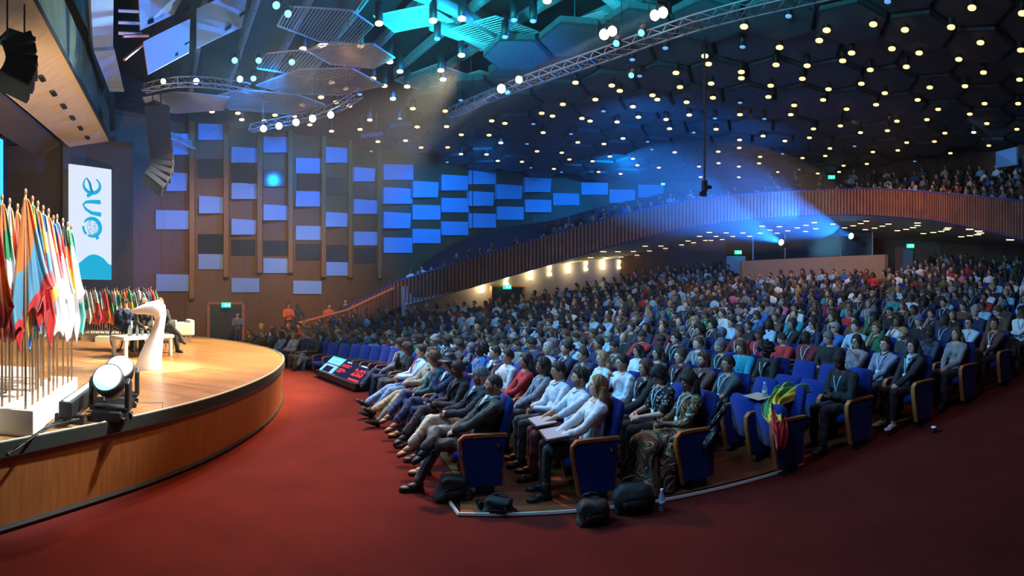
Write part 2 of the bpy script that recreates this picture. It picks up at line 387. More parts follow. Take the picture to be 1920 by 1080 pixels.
def text_mesh(name, body, size, m, parent=None, M=None, extrude=.002, off=0.0, **kw):
    cu = bpy.data.curves.new('tmp','FONT'); cu.body = body; cu.size = size; cu.align_x = 'CENTER'; cu.align_y = 'CENTER'; cu.extrude = extrude; cu.offset = off
    t = bpy.data.objects.new('tmp', cu); COL.objects.link(t); dg = bpy.context.evaluated_depsgraph_get()
    me = bpy.data.meshes.new_from_object(t.evaluated_get(dg)); bpy.data.objects.remove(t); me.materials.clear(); me.materials.append(MAT[m]); me.name = name
    if M is not None: me.transform(M)
    return put(name, me, parent, **kw)
mat('proj_glow', (1,1,1), emit=(.25,.80,1.0), estr=14)
# ---------------------------------------------------------------- people
def remesh(mb, vox, smooth=4, wrinkle=0.0, seed=0):
    me0 = mb.mesh('tmp', 'skin'); o = bpy.data.objects.new('tmp', me0); COL.objects.link(o)
    r = o.modifiers.new('r', 'REMESH'); r.mode = 'VOXEL'; r.voxel_size = vox
    if smooth:
        sm = o.modifiers.new('s', 'SMOOTH'); sm.factor = .5; sm.iterations = smooth
    dg = bpy.context.evaluated_depsgraph_get()
    me = bpy.data.meshes.new_from_object(o.evaluated_get(dg)); 
    bpy.data.objects.remove(o); bpy.data.meshes.remove(me0)
    me.polygons.foreach_set('use_smooth', [True]*len(me.polygons))
    if wrinkle:
        n = len(me.vertices); co = np.empty(n*3); me.vertices.foreach_get('co', co); co = co.reshape(-1,3)
        nm = np.empty(n*3); me.vertex_normals.foreach_get('vector', nm); nm = nm.reshape(-1,3)
        x, y, z = co.T; s = seed*1.7
        h = np.sin(x*31+z*17+3*np.sin(y*19+s)+s)+.8*np.sin(z*43-x*23+2.5*np.sin(x*29+y*13+s))+.6*np.sin(y*57+z*31+2*np.sin(z*21))
        co += nm*(h*wrinkle*.45)[:,None]; me.vertices.foreach_set('co', co.ravel()); me.update()
    me.materials.clear()
    return me
def sstep(a, b, x):
    t = np.clip((x-a)/(b-a), 0, 1); return t*t*(3-2*t)
def head_radius(th, ph, fem=0, beard=0):
    """th azimuth from the nose (deg, +-180), ph elevation (deg)"""
    c, s = np.cos(np.radians(ph)), np.sin(np.radians(ph)); ct, st = np.cos(np.radians(th)), np.sin(np.radians(th))
    ax = np.where(ct > 0, .094, .104); ay = .076; az = np.where(s > 0, .118, .122)
    r = 1/np.sqrt((c*ct/ax)**2+(c*st/ay)**2+(s/az)**2)
    g = lambda t0, p0, st_, sp: np.exp(-((np.abs(th)-t0)/st_)**2-((ph-p0)/sp)**2)
    r = r+.026*g(0,-9,8,8)+.012*g(0,4,6,10)+.006*g(0,16,30,6)-.011*g(21,4,9,7)+.006*g(36,-14,12,10)+.008*g(0,-31,13,4)-.005*g(0,-34.5,12,1.6)+.008*g(0,-39,11,4)+.016*g(0,-57,16,10)
    r = r-.030*sstep(60,150,np.abs(th))*sstep(15,-60,ph)+.004*g(50,-40,14,12)
    r = r+beard*.008*sstep(-22,-34,ph)*sstep(95,70,np.abs(th))
    return r*(1-.03*fem)
def head_grid(mb, M, n=56, k=42, fem=0, beard=0, rf=None, ears=True):
    rows = []
    for j in range(k+1):
        ph = -89+178*j/k; th = np.linspace(-180, 180, n, endpoint=False)
        r = head_radius(th, ph, fem, beard) if rf is None else rf(th, ph)
        rows.append([(a*cos(rad(ph))*cos(rad(t)), a*cos(rad(ph))*sin(rad(t)), a*sin(rad(ph))) for a, t in zip(r, th)])
    o = len(mb.v); mb.grid(rows, M, close=True)
    mb.f.append(tuple(range(o+n-1, o-1, -1))); mb.f.append(tuple(range(o+k*n, o+(k+1)*n))); mb.m += [mb.mi]*2
    if ears and rf is None:
        for y in (-1, 1): mb.ell((-.008, y*.076, -.004), (.019, .010, .032), Matrix.Rotation(y*-.35, 3, 'Z'), 8, 6, M)
HAIRLINE = {   # elevation of the hairline at azimuth 0,30,50,65,80,95,115,140,180
 'short':  (40,37,26,12,-4,8,-8,-26,-34), 'crop': (43,40,30,16,2,12,0,-18,-26), 'quiff': (40,38,28,12,-4,8,-10,-28,-36),
 'long':   (44,34,10,-18,-42,-58,-62,-66,-70), 'bob': (40,28,4,-22,-44,-54,-56,-58,-60), 'tied': (42,36,22,8,-2,2,-12,-30,-38),
 'bald':   (88,88,80,40,8,12,-4,-20,-28), 'afro': (38,32,16,0,-14,-18,-26,-36,-44), 'cap': (24,22,16,10,6,6,6,4,2), 'hijab': (32,24,2,-30,-70,-80,-84,-86,-88),
 'beanie': (24,22,14,6,2,0,-2,-6,-10)}
HAIR_T = {'short': .013, 'crop': .006, 'quiff': .020, 'long': .020, 'bob': .026, 'tied': .012, 'bald': .005, 'afro': .060, 'cap': .018, 'hijab': .022, 'beanie': .028, 'braids': .016}
def hair_r(style, seed=0, inset=.012):
    hl = HAIRLINE.get(style, HAIRLINE['long']); T = HAIR_T.get(style, .018)
    def rf(th, ph):
        e = np.interp(np.abs(th), (0,30,50,65,80,95,115,140,180), hl)
        e = e+2.5*np.sin(np.radians(th)*7+seed)
        m = sstep(-3, 5, ph-e)
        t = T*(1+.18*np.sin(np.radians(th)*9+seed+ph*.05)+.12*np.sin(np.radians(th)*17+ph*.11))
        if style == 'quiff': t = t+.018*np.exp(-(th/50)**2-((ph-55)/22)**2)
        if style == 'short': t = t+.006*sstep(30, 80, ph)
        if style == 'afro': t = t*(1+.15*np.sin(np.radians(th)*5+ph*.2))
        base = head_radius(th, ph)
        base = np.minimum(base, .124)
        return base*(1-m)-inset*(1-m)+(base+t)*m
    return rf
def hair_mesh(style, Mh, Rz, seed=0, hi=True, vox=.007):
    """Mh head matrix; returns a mesh named after the style"""
    if style == 'none': return None
    mb = MB(); n, k = (72, 54) if hi else (36, 26)
    rnd = random.Random(seed)
    st = 'long' if style == 'braids' else style
    head_grid(mb, Mh, n, k, rf=hair_r(st, seed))
    if style in ('long', 'braids'):
        if style == 'long':
            for i in range(11):
                a = rad(-112+224*i/10)   # around the back of the head
                p0 = Mh @ Vector((-.055-.04*cos(a), .088*sin(a), -.03)); L = .24+.05*rnd.random()
                out = Rz @ Vector((-.55*cos(a)-.25, .75*sin(a), 0))
                p1 = p0+out*.035+Vector((0,0,-L*.5)); p2 = p0+out*.05+Vector((0,0,-L))+Vector((rnd.uniform(-.01,.01), rnd.uniform(-.01,.01), 0))
                mb.tube([p0+Vector((0,0,.05)), p0, (p0+p1)/2+out*.012, p1, p2], [.022,.031,.031,.028,.010], 8)
            return remesh(mb, vox, 2, .004, seed)
        for i in range(64 if hi else 20):
            a = rad(-125+250*((i*.618) % 1)); ring = .75+.25*((i*.37) % 1)
            p0 = Mh @ Vector((-.03-.085*cos(a)*ring, .088*sin(a), .02-.05*((i*.21) % 1)))
            out = Rz @ Vector((-.5*cos(a)-.2, .8*sin(a), 0)); L = .46+.26*rnd.random()
            pts = [p0+out*(.012*q*(1.6-.2*q)+.012*sin(q*2.2+i))+Vector((rnd.uniform(-.006,.006), rnd.uniform(-.006,.006), -L*q/5)) for q in range(6)]
            mb.tube(pts, [.008,.009,.009,.008,.007,.004], 5)
        return mb.mesh('hair', 'hair')
    if style == 'tied': mb.ell(Mh @ Vector((-.125, 0, .03)), (.042,.042,.040))
    if style == 'bob':
        for i in range(9):
            a = rad(-110+220*i/8); p0 = Mh @ Vector((-.04-.06*cos(a), .084*sin(a), -.02))
            mb.tube([p0, p0+Vector((0,0,-.06))+(Rz @ Vector((-.01, .012*sin(a), 0))), p0+Vector((0,0,-.115))], [.028,.03,.012], 8)
        return remesh(mb, vox, 2, .003, seed)
    if style == 'hijab':
        p = Mh @ Vector((0,0,-.1))
        mb.ell(p+Vector((0,0,-.06)), (.10,.11,.09)); mb.ell(p+(Rz @ Vector((-.02,0,-.13))), (.13,.17,.07))
        return remesh(mb, vox*1.4, 3, .003, seed)
    if style == 'cap':
        brim = [(.085+.075*cos(rad(a)), .070*sin(rad(a)), .035-.012*abs(sin(rad(a)))) for a in range(-90, 91, 15)]
        mb.prism([Mh @ Vector(p) for p in brim], Mh.to_3x3() @ Vector((0,0,.008)))
    if style == 'beanie': mb.ell(Mh @ Vector((-.03,0,.10)), (.08,.075,.07))
    return mb.mesh('hair', 'hair')

def ik(S, H, a, b, pole):
    S, H = Vector(S), Vector(H); d = H-S; L = min(d.length, (a+b)*.995); d.normalize()
    x = (a*a-b*b+L*L)/(2*L); h = math.sqrt(max(a*a-x*x, 0)); p = Vector(pole); p = (p-d*p.dot(d)).normalized()
    return S+d*x+p*h, S+d*L
def hand(mb, wrist, elbow, grip, side, hi=True, up=None):
    """palm with four fingers and a thumb; grip 0 flat .. 1 closed"""
    W = Vector(wrist); d = (W-Vector(elbow)).normalized()
    n = Vector(up or (0,0,1)); n = (n-d*n.dot(d)).normalized(); l = n.cross(d)*side    # n = back of the hand, l = towards the thumb
    Rm = Matrix((d, l, n)).transposed()
    mb.ell(W+d*.045, (.052,.040,.017), Rm, 10, 6)
    if not hi:
        mb.ell(W+d*.10-n*.015*grip, (.042,.034,.014), Rm, 8, 6); return
    for i, (o, L) in enumerate(((.027,.074),(.009,.082),(-.009,.076),(-.026,.060))):
        p = W+d*.078+l*o; a = -.15-grip*.75; L *= 1.0; q = p; dd = d
        for s_, fr in ((L*.42,.0086),(L*.32,.0080),(L*.26,.0070)):
            dd = (d*cos(a)+n*sin(a)).normalized(); q2 = q+dd*s_; mb.cap(q, q2, fr, fr*.93, 7); q = q2; a -= grip*.85+.08
    p = W+d*.022+l*.030-n*.004; d1 = (d*.62+l*.72-n*.28*grip).normalized(); q = p+d1*.040; mb.cap(p, q, .013, .010, 7)
    d2 = (d*.9+l*(.25-.5*grip)-n*.35*grip).normalized(); mb.cap(q, q+d2*.032, .0096, .0080, 7)

LEGS = {  # knee, ankle, toe direction for the right (y<0) and left (y>0) leg, seat height .45
 'flat': (((.45,-.11,.52),(.45,-.12,.09),(1,-.15,0)), ((.46,.11,.52),(.49,.12,.09),(1,.15,0))),
 'fwd':  (((.44,-.12,.52),(.62,-.13,.09),(1,-.2,.1)), ((.45,.11,.51),(.56,.13,.09),(1,.1,0))),
 'cross': (((.46,.00,.62),(.72,.13,.36),(.9,.1,-.35)), ((.45,.10,.50),(.55,.13,.09),(1,.1,0))),
 'figure': (((.44,-.03,.60),(.60,.20,.50),(.75,.2,-.45)), ((.45,.10,.50),(.68,.11,.09),(1,.1,0))),
 'stretch': (((.45,.0,.50),(.86,.06,.26),(.8,.0,.6)), ((.43,.09,.46),(.80,.10,.10),(.9,.05,.35))),
 'stand': (((.02,-.09,.50),(.0,-.10,.08),(1,-.1,0)), ((.03,.09,.50),(.03,.11,.08),(1,.15,0)))}
ARMS = {  # wrist targets relative to the hip point, grip
 'lap': ((.30,-.05,.10),(.33,.05,.11),.55), 'knees': ((.36,-.14,.10),(.36,.14,.10),.2), 'phone': ((.30,-.04,.20),(.30,.05,.19),.8),
 'write': ((.36,-.08,.17),(.38,.10,.16),.6), 'chin': ((.16,-.05,.46),(.22,.02,.12),.9), 'cross': ((.20,.12,.26),(.22,-.12,.24),.4),
 'mouth': ((.24,.0,.08),(.20,.05,.50),.8), 'armrest': ((.20,-.27,.17),(.30,.05,.10),.3), 'folder': ((.36,-.02,.14),(.34,.10,.14),.4),
 'down': ((.03,-.24,-.02),(.03,.24,-.02),.3), 'hold': ((.24,-.06,.26),(.24,.06,.26),.7), 'raise': ((.30,-.10,.50),(.3,.1,.2),.9)}
def person_meshes(sp, vox=.010, hi=False):
    g = lambda k, d=None: sp.get(k, d)
    stand = g('legs','flat') == 'stand'; fem = g('fem', 0); b = g('bulk', 1.0); L = rad(g('lean', 12)); seed = g('seed', 1)
    P = Vector((-.03,0,.92 if stand else .505)); t = Vector((-sin(L), 0, cos(L))); fx = Vector((cos(L), 0, sin(L)))
    Sh = P+t*.45+Vector((.0,0,0)); sw = (.185-.025*fem)*b; N = P+t*.51+fx*.01; yaw = rad(g('yaw', 0)); pit = rad(g('pitch', 0))
    Rz = Matrix.Rotation(yaw, 3, 'Z')
    Hc = N+Vector((-sin(L)*.05, 0, .135))+Rz @ Vector((.022+.05*sin(pit), 0, -.02*abs(sin(pit))))
    Mh = Matrix.Translation(Hc) @ Matrix.Rotation(yaw, 4, 'Z') @ Matrix.Rotation(pit, 4, 'Y') @ Matrix.Rotation(rad(g('tilt', 0)), 4, 'X')
    body, top, bot = MB(), MB(), MB()
    # head and neck
    head_grid(body, Mh, 64 if hi else 40, 48 if hi else 30, fem, g('beard', 0))
    body.cap(N-t*.05, Hc-Vector((0,0,.045))+Rz @ Vector((-.02,0,0)), .056-.008*fem, .050-.008*fem, 12)
    body.ell(N-t*.035, (.075,.12*b,.05), None, 12, 8)
    body.ell(P+t*.33, (.095,.145*b,.17), Matrix.Rotation(-L, 3, 'Y'), 14, 10); body.ell(P+t*.10, (.09,.13*b,.14), Matrix.Rotation(-L, 3, 'Y'), 14, 8)
    RT = Matrix.Rotation(-L, 3, 'Y')
    jk = .014 if g('garment','shirt') in ('jacket','coat') else 0
    top.ell(P+t*.34+fx*.005, (.118*b+jk, .168*b-.012*fem+jk, .185), RT, 18, 12)
    top.ell(P+t*.13+fx*(.01+.02*(b-1)*5), (.118*b*(1-.05*fem)+jk, .150*b*(1-.08*fem)+jk, .17), RT, 18, 12)
    if fem: 
        for y in (-.065,.065): top.ell(P+t*.33+fx*.085+Vector((0,y,0)), (.055,.058,.058), None, 12, 8)
    top.ell(P+Vector((-.01,0,.02)), (.135*b+jk,.170*b+jk,.11), None, 16, 8)
    if g('garment','shirt') in ('jacket','coat') and not stand:
        top.ell(P+Vector((.03,0,-.01)), (.17,.20*b,.075), None, 16, 8)
    AR = ARMS[g('arms','lap')]; sleeves = g('sleeve', 1.0); joints = {}
    for side, y in ((0,-1),(1,1)):
        S = Sh+Vector((0, y*sw, -.02)); top.cap(N-t*.045+Vector((0,y*.05,0)), S, .060, .064+jk*.5, 12); body.cap(N-t*.06, S, .045, .045, 8)
        T = P+Vector(AR[side]); pole = Vector((-.35, y*.75, -.9)) if g('arms','lap') != 'cross' else Vector((0, y*.6, -1))
        E_, W = ik(S, T, .285, .255, pole)
        body.cap(S, E_, .043*b, .036*b, 10); body.cap(E_, W, .036*b, .024, 10)
        hand(body, W, E_, AR[2], -y if y < 0 else -1, hi, up=(.2, y*.5, 1) if g('arms','lap') not in ('chin','mouth','raise') else (-.8, y*.6, .2))
        if sleeves > 0:
            top.cap(S, S.lerp(E_, min(1, sleeves*2)), .062+jk*.6, .052+jk*.4, 12)
            if sleeves > .5:
                f2 = min(1, (sleeves-.5)*2); top.cap(E_, E_.lerp(W, f2*.96), .052+jk*.4, .040+jk*.5, 12)
        joints[y] = (S, E_, W)
    # legs
    LG = LEGS[g('legs','flat')]; ankles = []
    for side, y in ((0,-1),(1,1)):
        K, A, toe = [Vector(q) for q in LG[side]]; Hp = P+Vector((.0, y*.085, -.005)) 
        body.cap(Hp, K, .070*b, .050, 10); body.cap(K, A, .048, .034, 10)
        if g('bottom','trousers') == 'trousers':
            bot.cap(Hp, K, .092*b, .068, 14); bot.cap(K, K.lerp(A, g('hem', .93)), .067, .056 if not g('slim', 0) else .046, 12)
        elif g('bottom') == 'skirt':
            bot.cap(Hp, K-(K-Hp)*.12, .098*b, .088, 14); 
        elif g('bottom') == 'tights': bot.cap(Hp, K, .085, .060, 12); bot.cap(K, A, .056, .040, 12)
        ankles.append((A, toe.normalized()))
    if g('bottom','trousers') == 'skirt': bot.ell(P.lerp(Vector((.42,0,.48)), .55), (.26,.17,.085), None, 18, 10)
    if g('bottom') == 'dress':
        for q in range(7):
            f = q/6; c = P.lerp(Vector((.46,0,.50)), min(1, f*1.3)); bot.ell(c, (.14,.19,.11), None, 16, 10)
        for yy in (-.16,-.05,.06,.17):
            bot.tube([(.40,yy*.8,.52),(.50,yy*1.1,.44),(.52,yy*1.4,.25),(.56,yy*1.9,.02)], [.09,.095,.10,.13], 10)
        bot.tube([(.2,.16,.48),(.3,.2,.3),(.35,.24,.02)], [.09,.11,.13], 10); bot.tube([(.2,-.1,.48),(.3,-.12,.3),(.35,-.12,.02)], [.09,.11,.13], 10)
    bot.ell(P+Vector((-.0,0,-.01)), (.14*b,.168*b,.095), None, 16, 8)
    bm = remesh(body, vox, 2)
    # lips and brows get their own material
    bm.materials.append(MAT['skin'])
    if True:
        bm.materials.append(MAT['lips']); bm.materials.append(MAT['brow']); bm.materials.append(MAT['socket']); bm.materials.append(MAT['stubble'])
        n = len(bm.polygons); ce = np.empty(n*3); bm.polygons.foreach_get('center', ce); ce = ce.reshape(-1,3)
        Mi = np.array(Mh.inverted()); q = ce @ Mi[:3,:3].T+Mi[:3,3]
        th = np.degrees(np.arctan2(q[:,1], q[:,0])); ph = np.degrees(np.arctan2(q[:,2], np.hypot(q[:,0], q[:,1]))); near = np.linalg.norm(q, axis=1) < .17
        mi = np.zeros(n, int); mi[near & (np.abs(th) < 13) & (np.abs(ph+34) < 3.6-np.abs(th)*.14)] = 1
        mi[near & (np.abs(np.abs(th)-22) < 11) & (np.abs(ph-14.5+np.abs(np.abs(th)-20)*.12) < (1.7 if hi else 2.6))] = 2
        if not hi: mi[near & (np.abs(np.abs(th)-21) < 8) & (np.abs(ph-4) < 3.4)] = 3
        else: mi[near & (np.abs(np.abs(th)-21) < 9.5) & (np.abs(ph-4.5) < 4.2)] = 3
        if g('beard', 0) > .1: mi[near & (ph < -25+(np.abs(th)/88)**2*24) & (ph > -64) & (np.abs(th) < 88) & (mi == 0) & ~((np.abs(th) < 12) & (ph > -27))] = 4
        bm.polygons.foreach_set('material_index', mi)
    out = {'body': bm, 'top': remesh(top, vox*1.15, 3, .008, seed), 'bottom': remesh(bot, vox*1.3, 4, .009, seed+3),
           'hair': hair_mesh(g('hair','short'), Mh, Rz, seed, hi, vox*1.1), 'Mh': Mh, 'N': N, 't': t, 'fx': fx, 'P': P, 'J': joints, 'ankles': ankles, 'knees': [Vector(q[0]) for q in LG], 'Hc': Hc, 'Rz': Rz}
    out['top'].materials.append(MAT[g('topmat','cloth')]); out['bottom'].materials.append(MAT[g('botmat','cloth')])
    if out['hair'] and not out['hair'].materials: out['hair'].materials.append(MAT['hair'])
    return out
def shoe_mesh(A, toe, kind='shoe'):
    mb = MB(); fwd = toe; up = Vector((0,0,1)); up = (up-fwd*up.dot(fwd)).normalized(); l = up.cross(fwd); R3 = Matrix((fwd, l, up)).transposed()
    q = lambda x, y, z: A+R3 @ Vector((x, y, z))
    mb.ell(q(.035,0,-.035), (.085,.042,.038), R3, 14, 8); mb.ell(q(.125,0,-.052), (.075,.047,.028), R3, 14, 8); mb.ell(q(-.03,0,-.025), (.045,.038,.045), R3, 12, 8)
    if kind == 'boot': mb.cap(q(-.01,0,-.01), q(-.01,0,.12), .05, .052, 12)
    poly = [q(x, y, -.082) for x, y in ((-.075,-.03),(-.075,.03),(.03,.036),(.12,.048),(.19,.03),(.205,0),(.19,-.03),(.12,-.048),(.03,-.036))]
    mb.mi = 1; mb.prism(poly, R3 @ Vector((0,0,.018)))
    if kind in ('boot','heel'): mb.box((0,0,0), (.045,.045,.05), Matrix.Translation(q(-.05,0,-.085)) @ R3.to_4x4())
    return mb.mesh('shoe', ['paint', 'black_gloss'])
def lanyard_mesh(D):
    N, t, fx = D['N'], D['t'], D['fx']; mb = MB(); c = N-t*.30+fx*.145
    for y in (-1, 1):
        mb.tube([N-fx*.05+Vector((0,y*.055,.02)), N+Vector((0,y*.085,.0)), N-t*.08+fx*.115+Vector((0,y*.06,0)), N-t*.18+fx*.145+Vector((0,y*.03,0)), c], .0085, 6)
    mb.box((0,0,0), (.008,.07,.10), Matrix.Translation(c-t*.05+fx*.004) @ Matrix.Rotation(-math.asin(-t.x), 4, 'Y'))
    return mb.mesh('lanyard', 'paint')

def make_person(sp, loc, rz, label, group=None, hi=True, name='person', vox=.0065):
    D = person_meshes(sp, vox, hi)
    root = empty(name, loc, rz, label, 'person', group)
    if sp.get('legskin'):
        mb = MB()
        for y, (A, toe), K in zip((-1,1), D['ankles'], D['knees']): mb.cap(D['P']+Vector((0,y*.085,-.01)), K, .078, .058, 12); mb.cap(K, A, .057, .041, 12)
        tm = remesh(mb, .009, 2); tm.materials.append(MAT['cloth']); put('tights', tm, root, color=(.012,.010,.014))
    s = sp.get('scale', 1.0); root.scale = (s,)*3
    sk = sp.get('skin', (.55,.32,.22))
    put('body', D['body'], root, color=sk)
    hc = sp.get('haircol', (.03,.018,.012))
    put({'hijab':'headscarf','cap':'cap','beanie':'beanie'}.get(sp.get('hair','short'), 'hair'), D['hair'], root, color=hc) if D['hair'] else None
    put({'jacket':'jacket','dress':'dress_top','coat':'coat'}.get(sp.get('garment'), 'shirt'), D['top'], root, color=sp.get('top', (.1,.1,.1)))
    put(sp.get('bottom','trousers'), D['bottom'], root, color=sp.get('bot', (.03,.03,.04)))
    if hi:
        for A, toe in D['ankles']: put('shoe', shoe_mesh(A, toe, sp.get('shoe','shoe')), root, color=sp.get('shoecol', (.02,.02,.02)))
        Mh = D['Mh']
        for y in (-1, 1):
            mb = MB(); mb.ell((.0795, y*.031, .007), (.012,.0135,.0070), None, 12, 8, Mh); mb.mi = 1; mb.ell((.0888, y*.031, .007), (.0045,.0062,.0062), None, 10, 6, Mh)
            mb.build('eye', ['eye_white','iris'], root, True)
        if sp.get('glasses'):
            mb = MB()
            for y in (-1, 1):
                mb.tube([Mh @ Vector((.108-.004*abs(cos(a)), y*.034+.026*cos(a), .004+.020*sin(a))) for a in [k*PI/7 for k in range(15)]], .0022, 5)
                mb.tube([Mh @ Vector(p) for p in ((.104,y*.058,.012),(.06,y*.082,.012),(-.01,y*.084,.010))], .0022, 5)
            mb.tube([Mh @ Vector((.110,-.01,.008)), Mh @ Vector((.110,.01,.008))], .0022, 5)
            mb.build('glasses', 'black_gloss', root, True)
        N, t, fx, P = D['N'], D['t'], D['fx'], D['P']
        if sp.get('collar'):
            mb = MB()
            for k in range(2):
                y = (-1, 1)[k]; mb.tube([N-fx*.055+Vector((0,y*.02,.022)), N+Vector((-.02,y*.068,.018)), N+fx*.05+Vector((0,y*.06,-.012)), N-t*.055+fx*.105+Vector((0,y*.022,0))], [.016,.018,.019,.013], 8, flat=.5)
            if sp.get('garment') == 'jacket':
                mb.prism([N+fx*.075+Vector((0,-.055,-.01)), N+fx*.075+Vector((0,.055,-.01)), N-t*.22+fx*.150], fx*.012)
            mb.build('collar', 'cloth', root, True, color=sp['collar'])
        if sp.get('garment') == 'jacket':
            for y in (-1, 1):
                mb = MB(); mb.tube([N-fx*.07+Vector((0,y*.045,.012)), N+Vector((-.01,y*.088,.0)), N-t*.07+fx*.10+Vector((0,y*.080,0)), N-t*.16+fx*.145+Vector((0,y*.05,0)), N-t*.27+fx*.150+Vector((0,y*.01,0))], [.018,.026,.030,.028,.010], 8, flat=.45)
                mb.build('lapel', 'cloth', root, True, color=sp.get('top'))
    if sp.get('lanyard'): put('lanyard', lanyard_mesh(D), root, color=sp['lanyard'])
    return root, D
# ---------------------------------------------------------------- plan of the hall
def smooth_line(pts, n):
    P = np.array(pts, float); d = np.r_[0, np.cumsum(np.linalg.norm(np.diff(P, axis=0), axis=1))]
    s = np.linspace(0, d[-1], n); out = np.stack([np.interp(s, d, P[:,k]) for k in range(P.shape[1])], 1)
    for _ in range(max(2, n//10)):
        out[1:-1] = .25*out[:-2]+.5*out[1:-1]+.25*out[2:]
    return out
ROW0 = smooth_line([(.15,-4.8),(-.10,2.5),(-.32,5.15),(-.47,5.7),(-.70,6.25),(-.98,6.85),(-1.55,8.0),(-2.3,9.35),(-3.15,10.7),(-4.4,12.0),(-6,13.1),(-8.2,14.0),(-10.5,14.5)], 260)
dR = np.gradient(ROW0, axis=0); dR /= np.linalg.norm(dR, axis=1)[:,None]
NR = np.stack([dR[:,1], -dR[:,0]], 1)                    # outward, away from the stage
for _ in range(60): NR[1:-1] = .25*NR[:-2]+.5*NR[1:-1]+.25*NR[2:]
NR /= np.linalg.norm(NR, axis=1)[:,None]
PITCH = 1.12
def fall(D):                                              # the rake of the stalls
    x = np.maximum(0, D-3.3); return .080*x+.0042*x*x
def dip(x, y, D): return -.22*sstep(9.5, 13.0, y)*sstep(9, 2, D)
def offset(D):
    P = ROW0+NR*D; z = fall(D)+dip(P[:,0], P[:,1], D)
    return np.column_stack([P, z])
AISLE_Y = 5.02
# the left and rear limits of the stalls
LIM = [(-9.6,14.6),(-8.4,17.3),(-7.4,21.0),(-3.9,21.0),(-1.35,21.9),(1.9,24.2),(6.2,27.2),(10.5,27.6),(14.8,25.6),(18.5,20.8),(20.2,15.5),(20.6,9.0),(20.6,4.6),(-.6,4.6),(-3,9.4),(-6,12)]
def inside(x, y, poly=LIM):
    c = False; n = len(poly)
    for i in range(n):
        x1, y1 = poly[i]; x2, y2 = poly[(i+1) % n]
        if (y1 > y) != (y2 > y) and x < (x2-x1)*(y-y1)/(y2-y1)+x1: c = not c
    return c
SEATS = []                                                # row, index, x, y, z, facing angle
for k in range(22):
    D = k*PITCH; P = offset(D)
    j0 = next(i for i in range(len(P)) if P[i,1] >= AISLE_Y+(.12 if k == 0 else .0)-(.05*min(k,6)))
    P = P[j0:]; Nn = NR[j0:]
    s = np.r_[0, np.cumsum(np.linalg.norm(np.diff(P[:,:2], axis=0), axis=1))]
    n = 0; q = .12
    while q < s[-1]:
        x, y, z = (np.interp(q, s, P[:,c]) for c in range(3)); nx, ny = (np.interp(q, s, Nn[:,c]) for c in range(2))
        th, rr = math.atan2(x, y), math.hypot(x, y); u = 960+CF*th
        ok = inside(x, y) or (k < 12 and n < 12)
        if k >= 17 and 1375 < u < 1690: ok = False          # the sound booth stands here
        if k >= 8 and 1640 < u < 1668-(k-8)*1.5: ok = False  # radial aisle
        if ok: SEATS.append((k, n, x, y, z, math.atan2(-ny, -nx)))
        n += 1; q += .55
# ---------------------------------------------------------------- floors
mb = MB(); rows = []
for D in np.concatenate([[-2.6,-.6,3.3], np.arange(4, 27, .8)]): 
    P = offset(D); rows.append([(p[0], p[1], p[2]+.0) for p in P])
mb.grid(rows); mb.build('floor', 'carpet', smooth=True, kind='structure')
mb = MB(); mb.box((0, 10, -.28), (70, 70, .04)); mb.build('floor_slab', 'carpet_dark', kind='structure')
mb = MB(); mb.prism([(-9,-3,-.012),(8,-9,-.012),(24,-9,-.012),(24,4,-.012),(0,12,-.012),(-6,16,-.012),(-14,20,-.012),(-16,8,-.012)], (0,0,-.2)); mb.build('floor_front', 'carpet', kind='structure')
# timber seating floor and its pale metal edge along the aisle
EDGE = [at(860,967,0), at(1080,961,0), at(1240,941,.0), at(1380,911,.0), at(1510,873,.0), at(1640,826,.05), at(1740,790,.12), at(1830,757,.22), at(1925,716,.36)]
mb = MB(); rows = []
for D in np.arange(-.22, 24.5, .5):
    P = offset(D); ey = lambda x: np.interp(x, [p.x for p in EDGE], [p.y for p in EDGE])
    P = np.array([p for p in P if p[1] >= ey(p[0])]); s = np.linspace(0, 1, 60)
    t_ = np.linspace(0, 1, len(P)); rows.append([tuple(np.interp(q, t_, P[:,c])+(.012 if c == 2 else 0) for c in range(3)) for q in s])
mb.grid(rows); mb.build('seating_platform', 'seating_wood', smooth=True, kind='structure')
mb = MB(); mb.tube([Vector(p)+Vector((0,0,.012)) for p in [EDGE[0]+Vector((-.28,.62,0))]+EDGE], .022, 6); mb.build('trim_aisle_edge', 'edge_metal', kind='structure')

# ---------------------------------------------------------------- stage
ST = .80
SE = smooth_line([(-2.9,-1.6),(-3.55,.4),(-3.72,2.06),(-3.72,2.9),(-3.62,4.0),(-3.58,5.0),(-3.66,6.0),(-3.86,7.1),(-4.28,8.3),(-4.85,9.4),(-5.8,10.45),(-7.1,11.3),(-8.9,11.95),(-11,12.3),(-14.8,12.6)], 150)
mb = MB(); n = len(SE)
top = [(x, y, ST) for x, y in SE]; mb.add([(-16,-1.6,ST),(-16,12.7,ST)]+top, [tuple([0]+list(range(2, n+2))+[1])])
mb.build('stage_floor', 'floor_wood', kind='structure')
def offs(P, d):
    t = np.gradient(P, axis=0); t /= np.linalg.norm(t, axis=1)[:,None]; return P+np.stack([t[:,1], -t[:,0]], 1)*d
mb = MB(); A = offs(SE, .0); B = offs(SE, .035)
mb.grid([[(x,y,ST+.012) for x,y in A], [(x,y,ST+.012) for x,y in B], [(x,y,ST-.115) for x,y in B], [(x,y,ST-.115) for x,y in A]])
mb.build('trim_stage_band', 'band', kind='structure')
mb = MB(); mb.tube([(x,y,ST+.014) for x,y in offs(SE, .006)], .009, 5); mb.tube([(x,y,ST-.12) for x,y in offs(SE, .02)], .008, 5); mb.build('trim_stage_edge', 'cream', kind='structure')
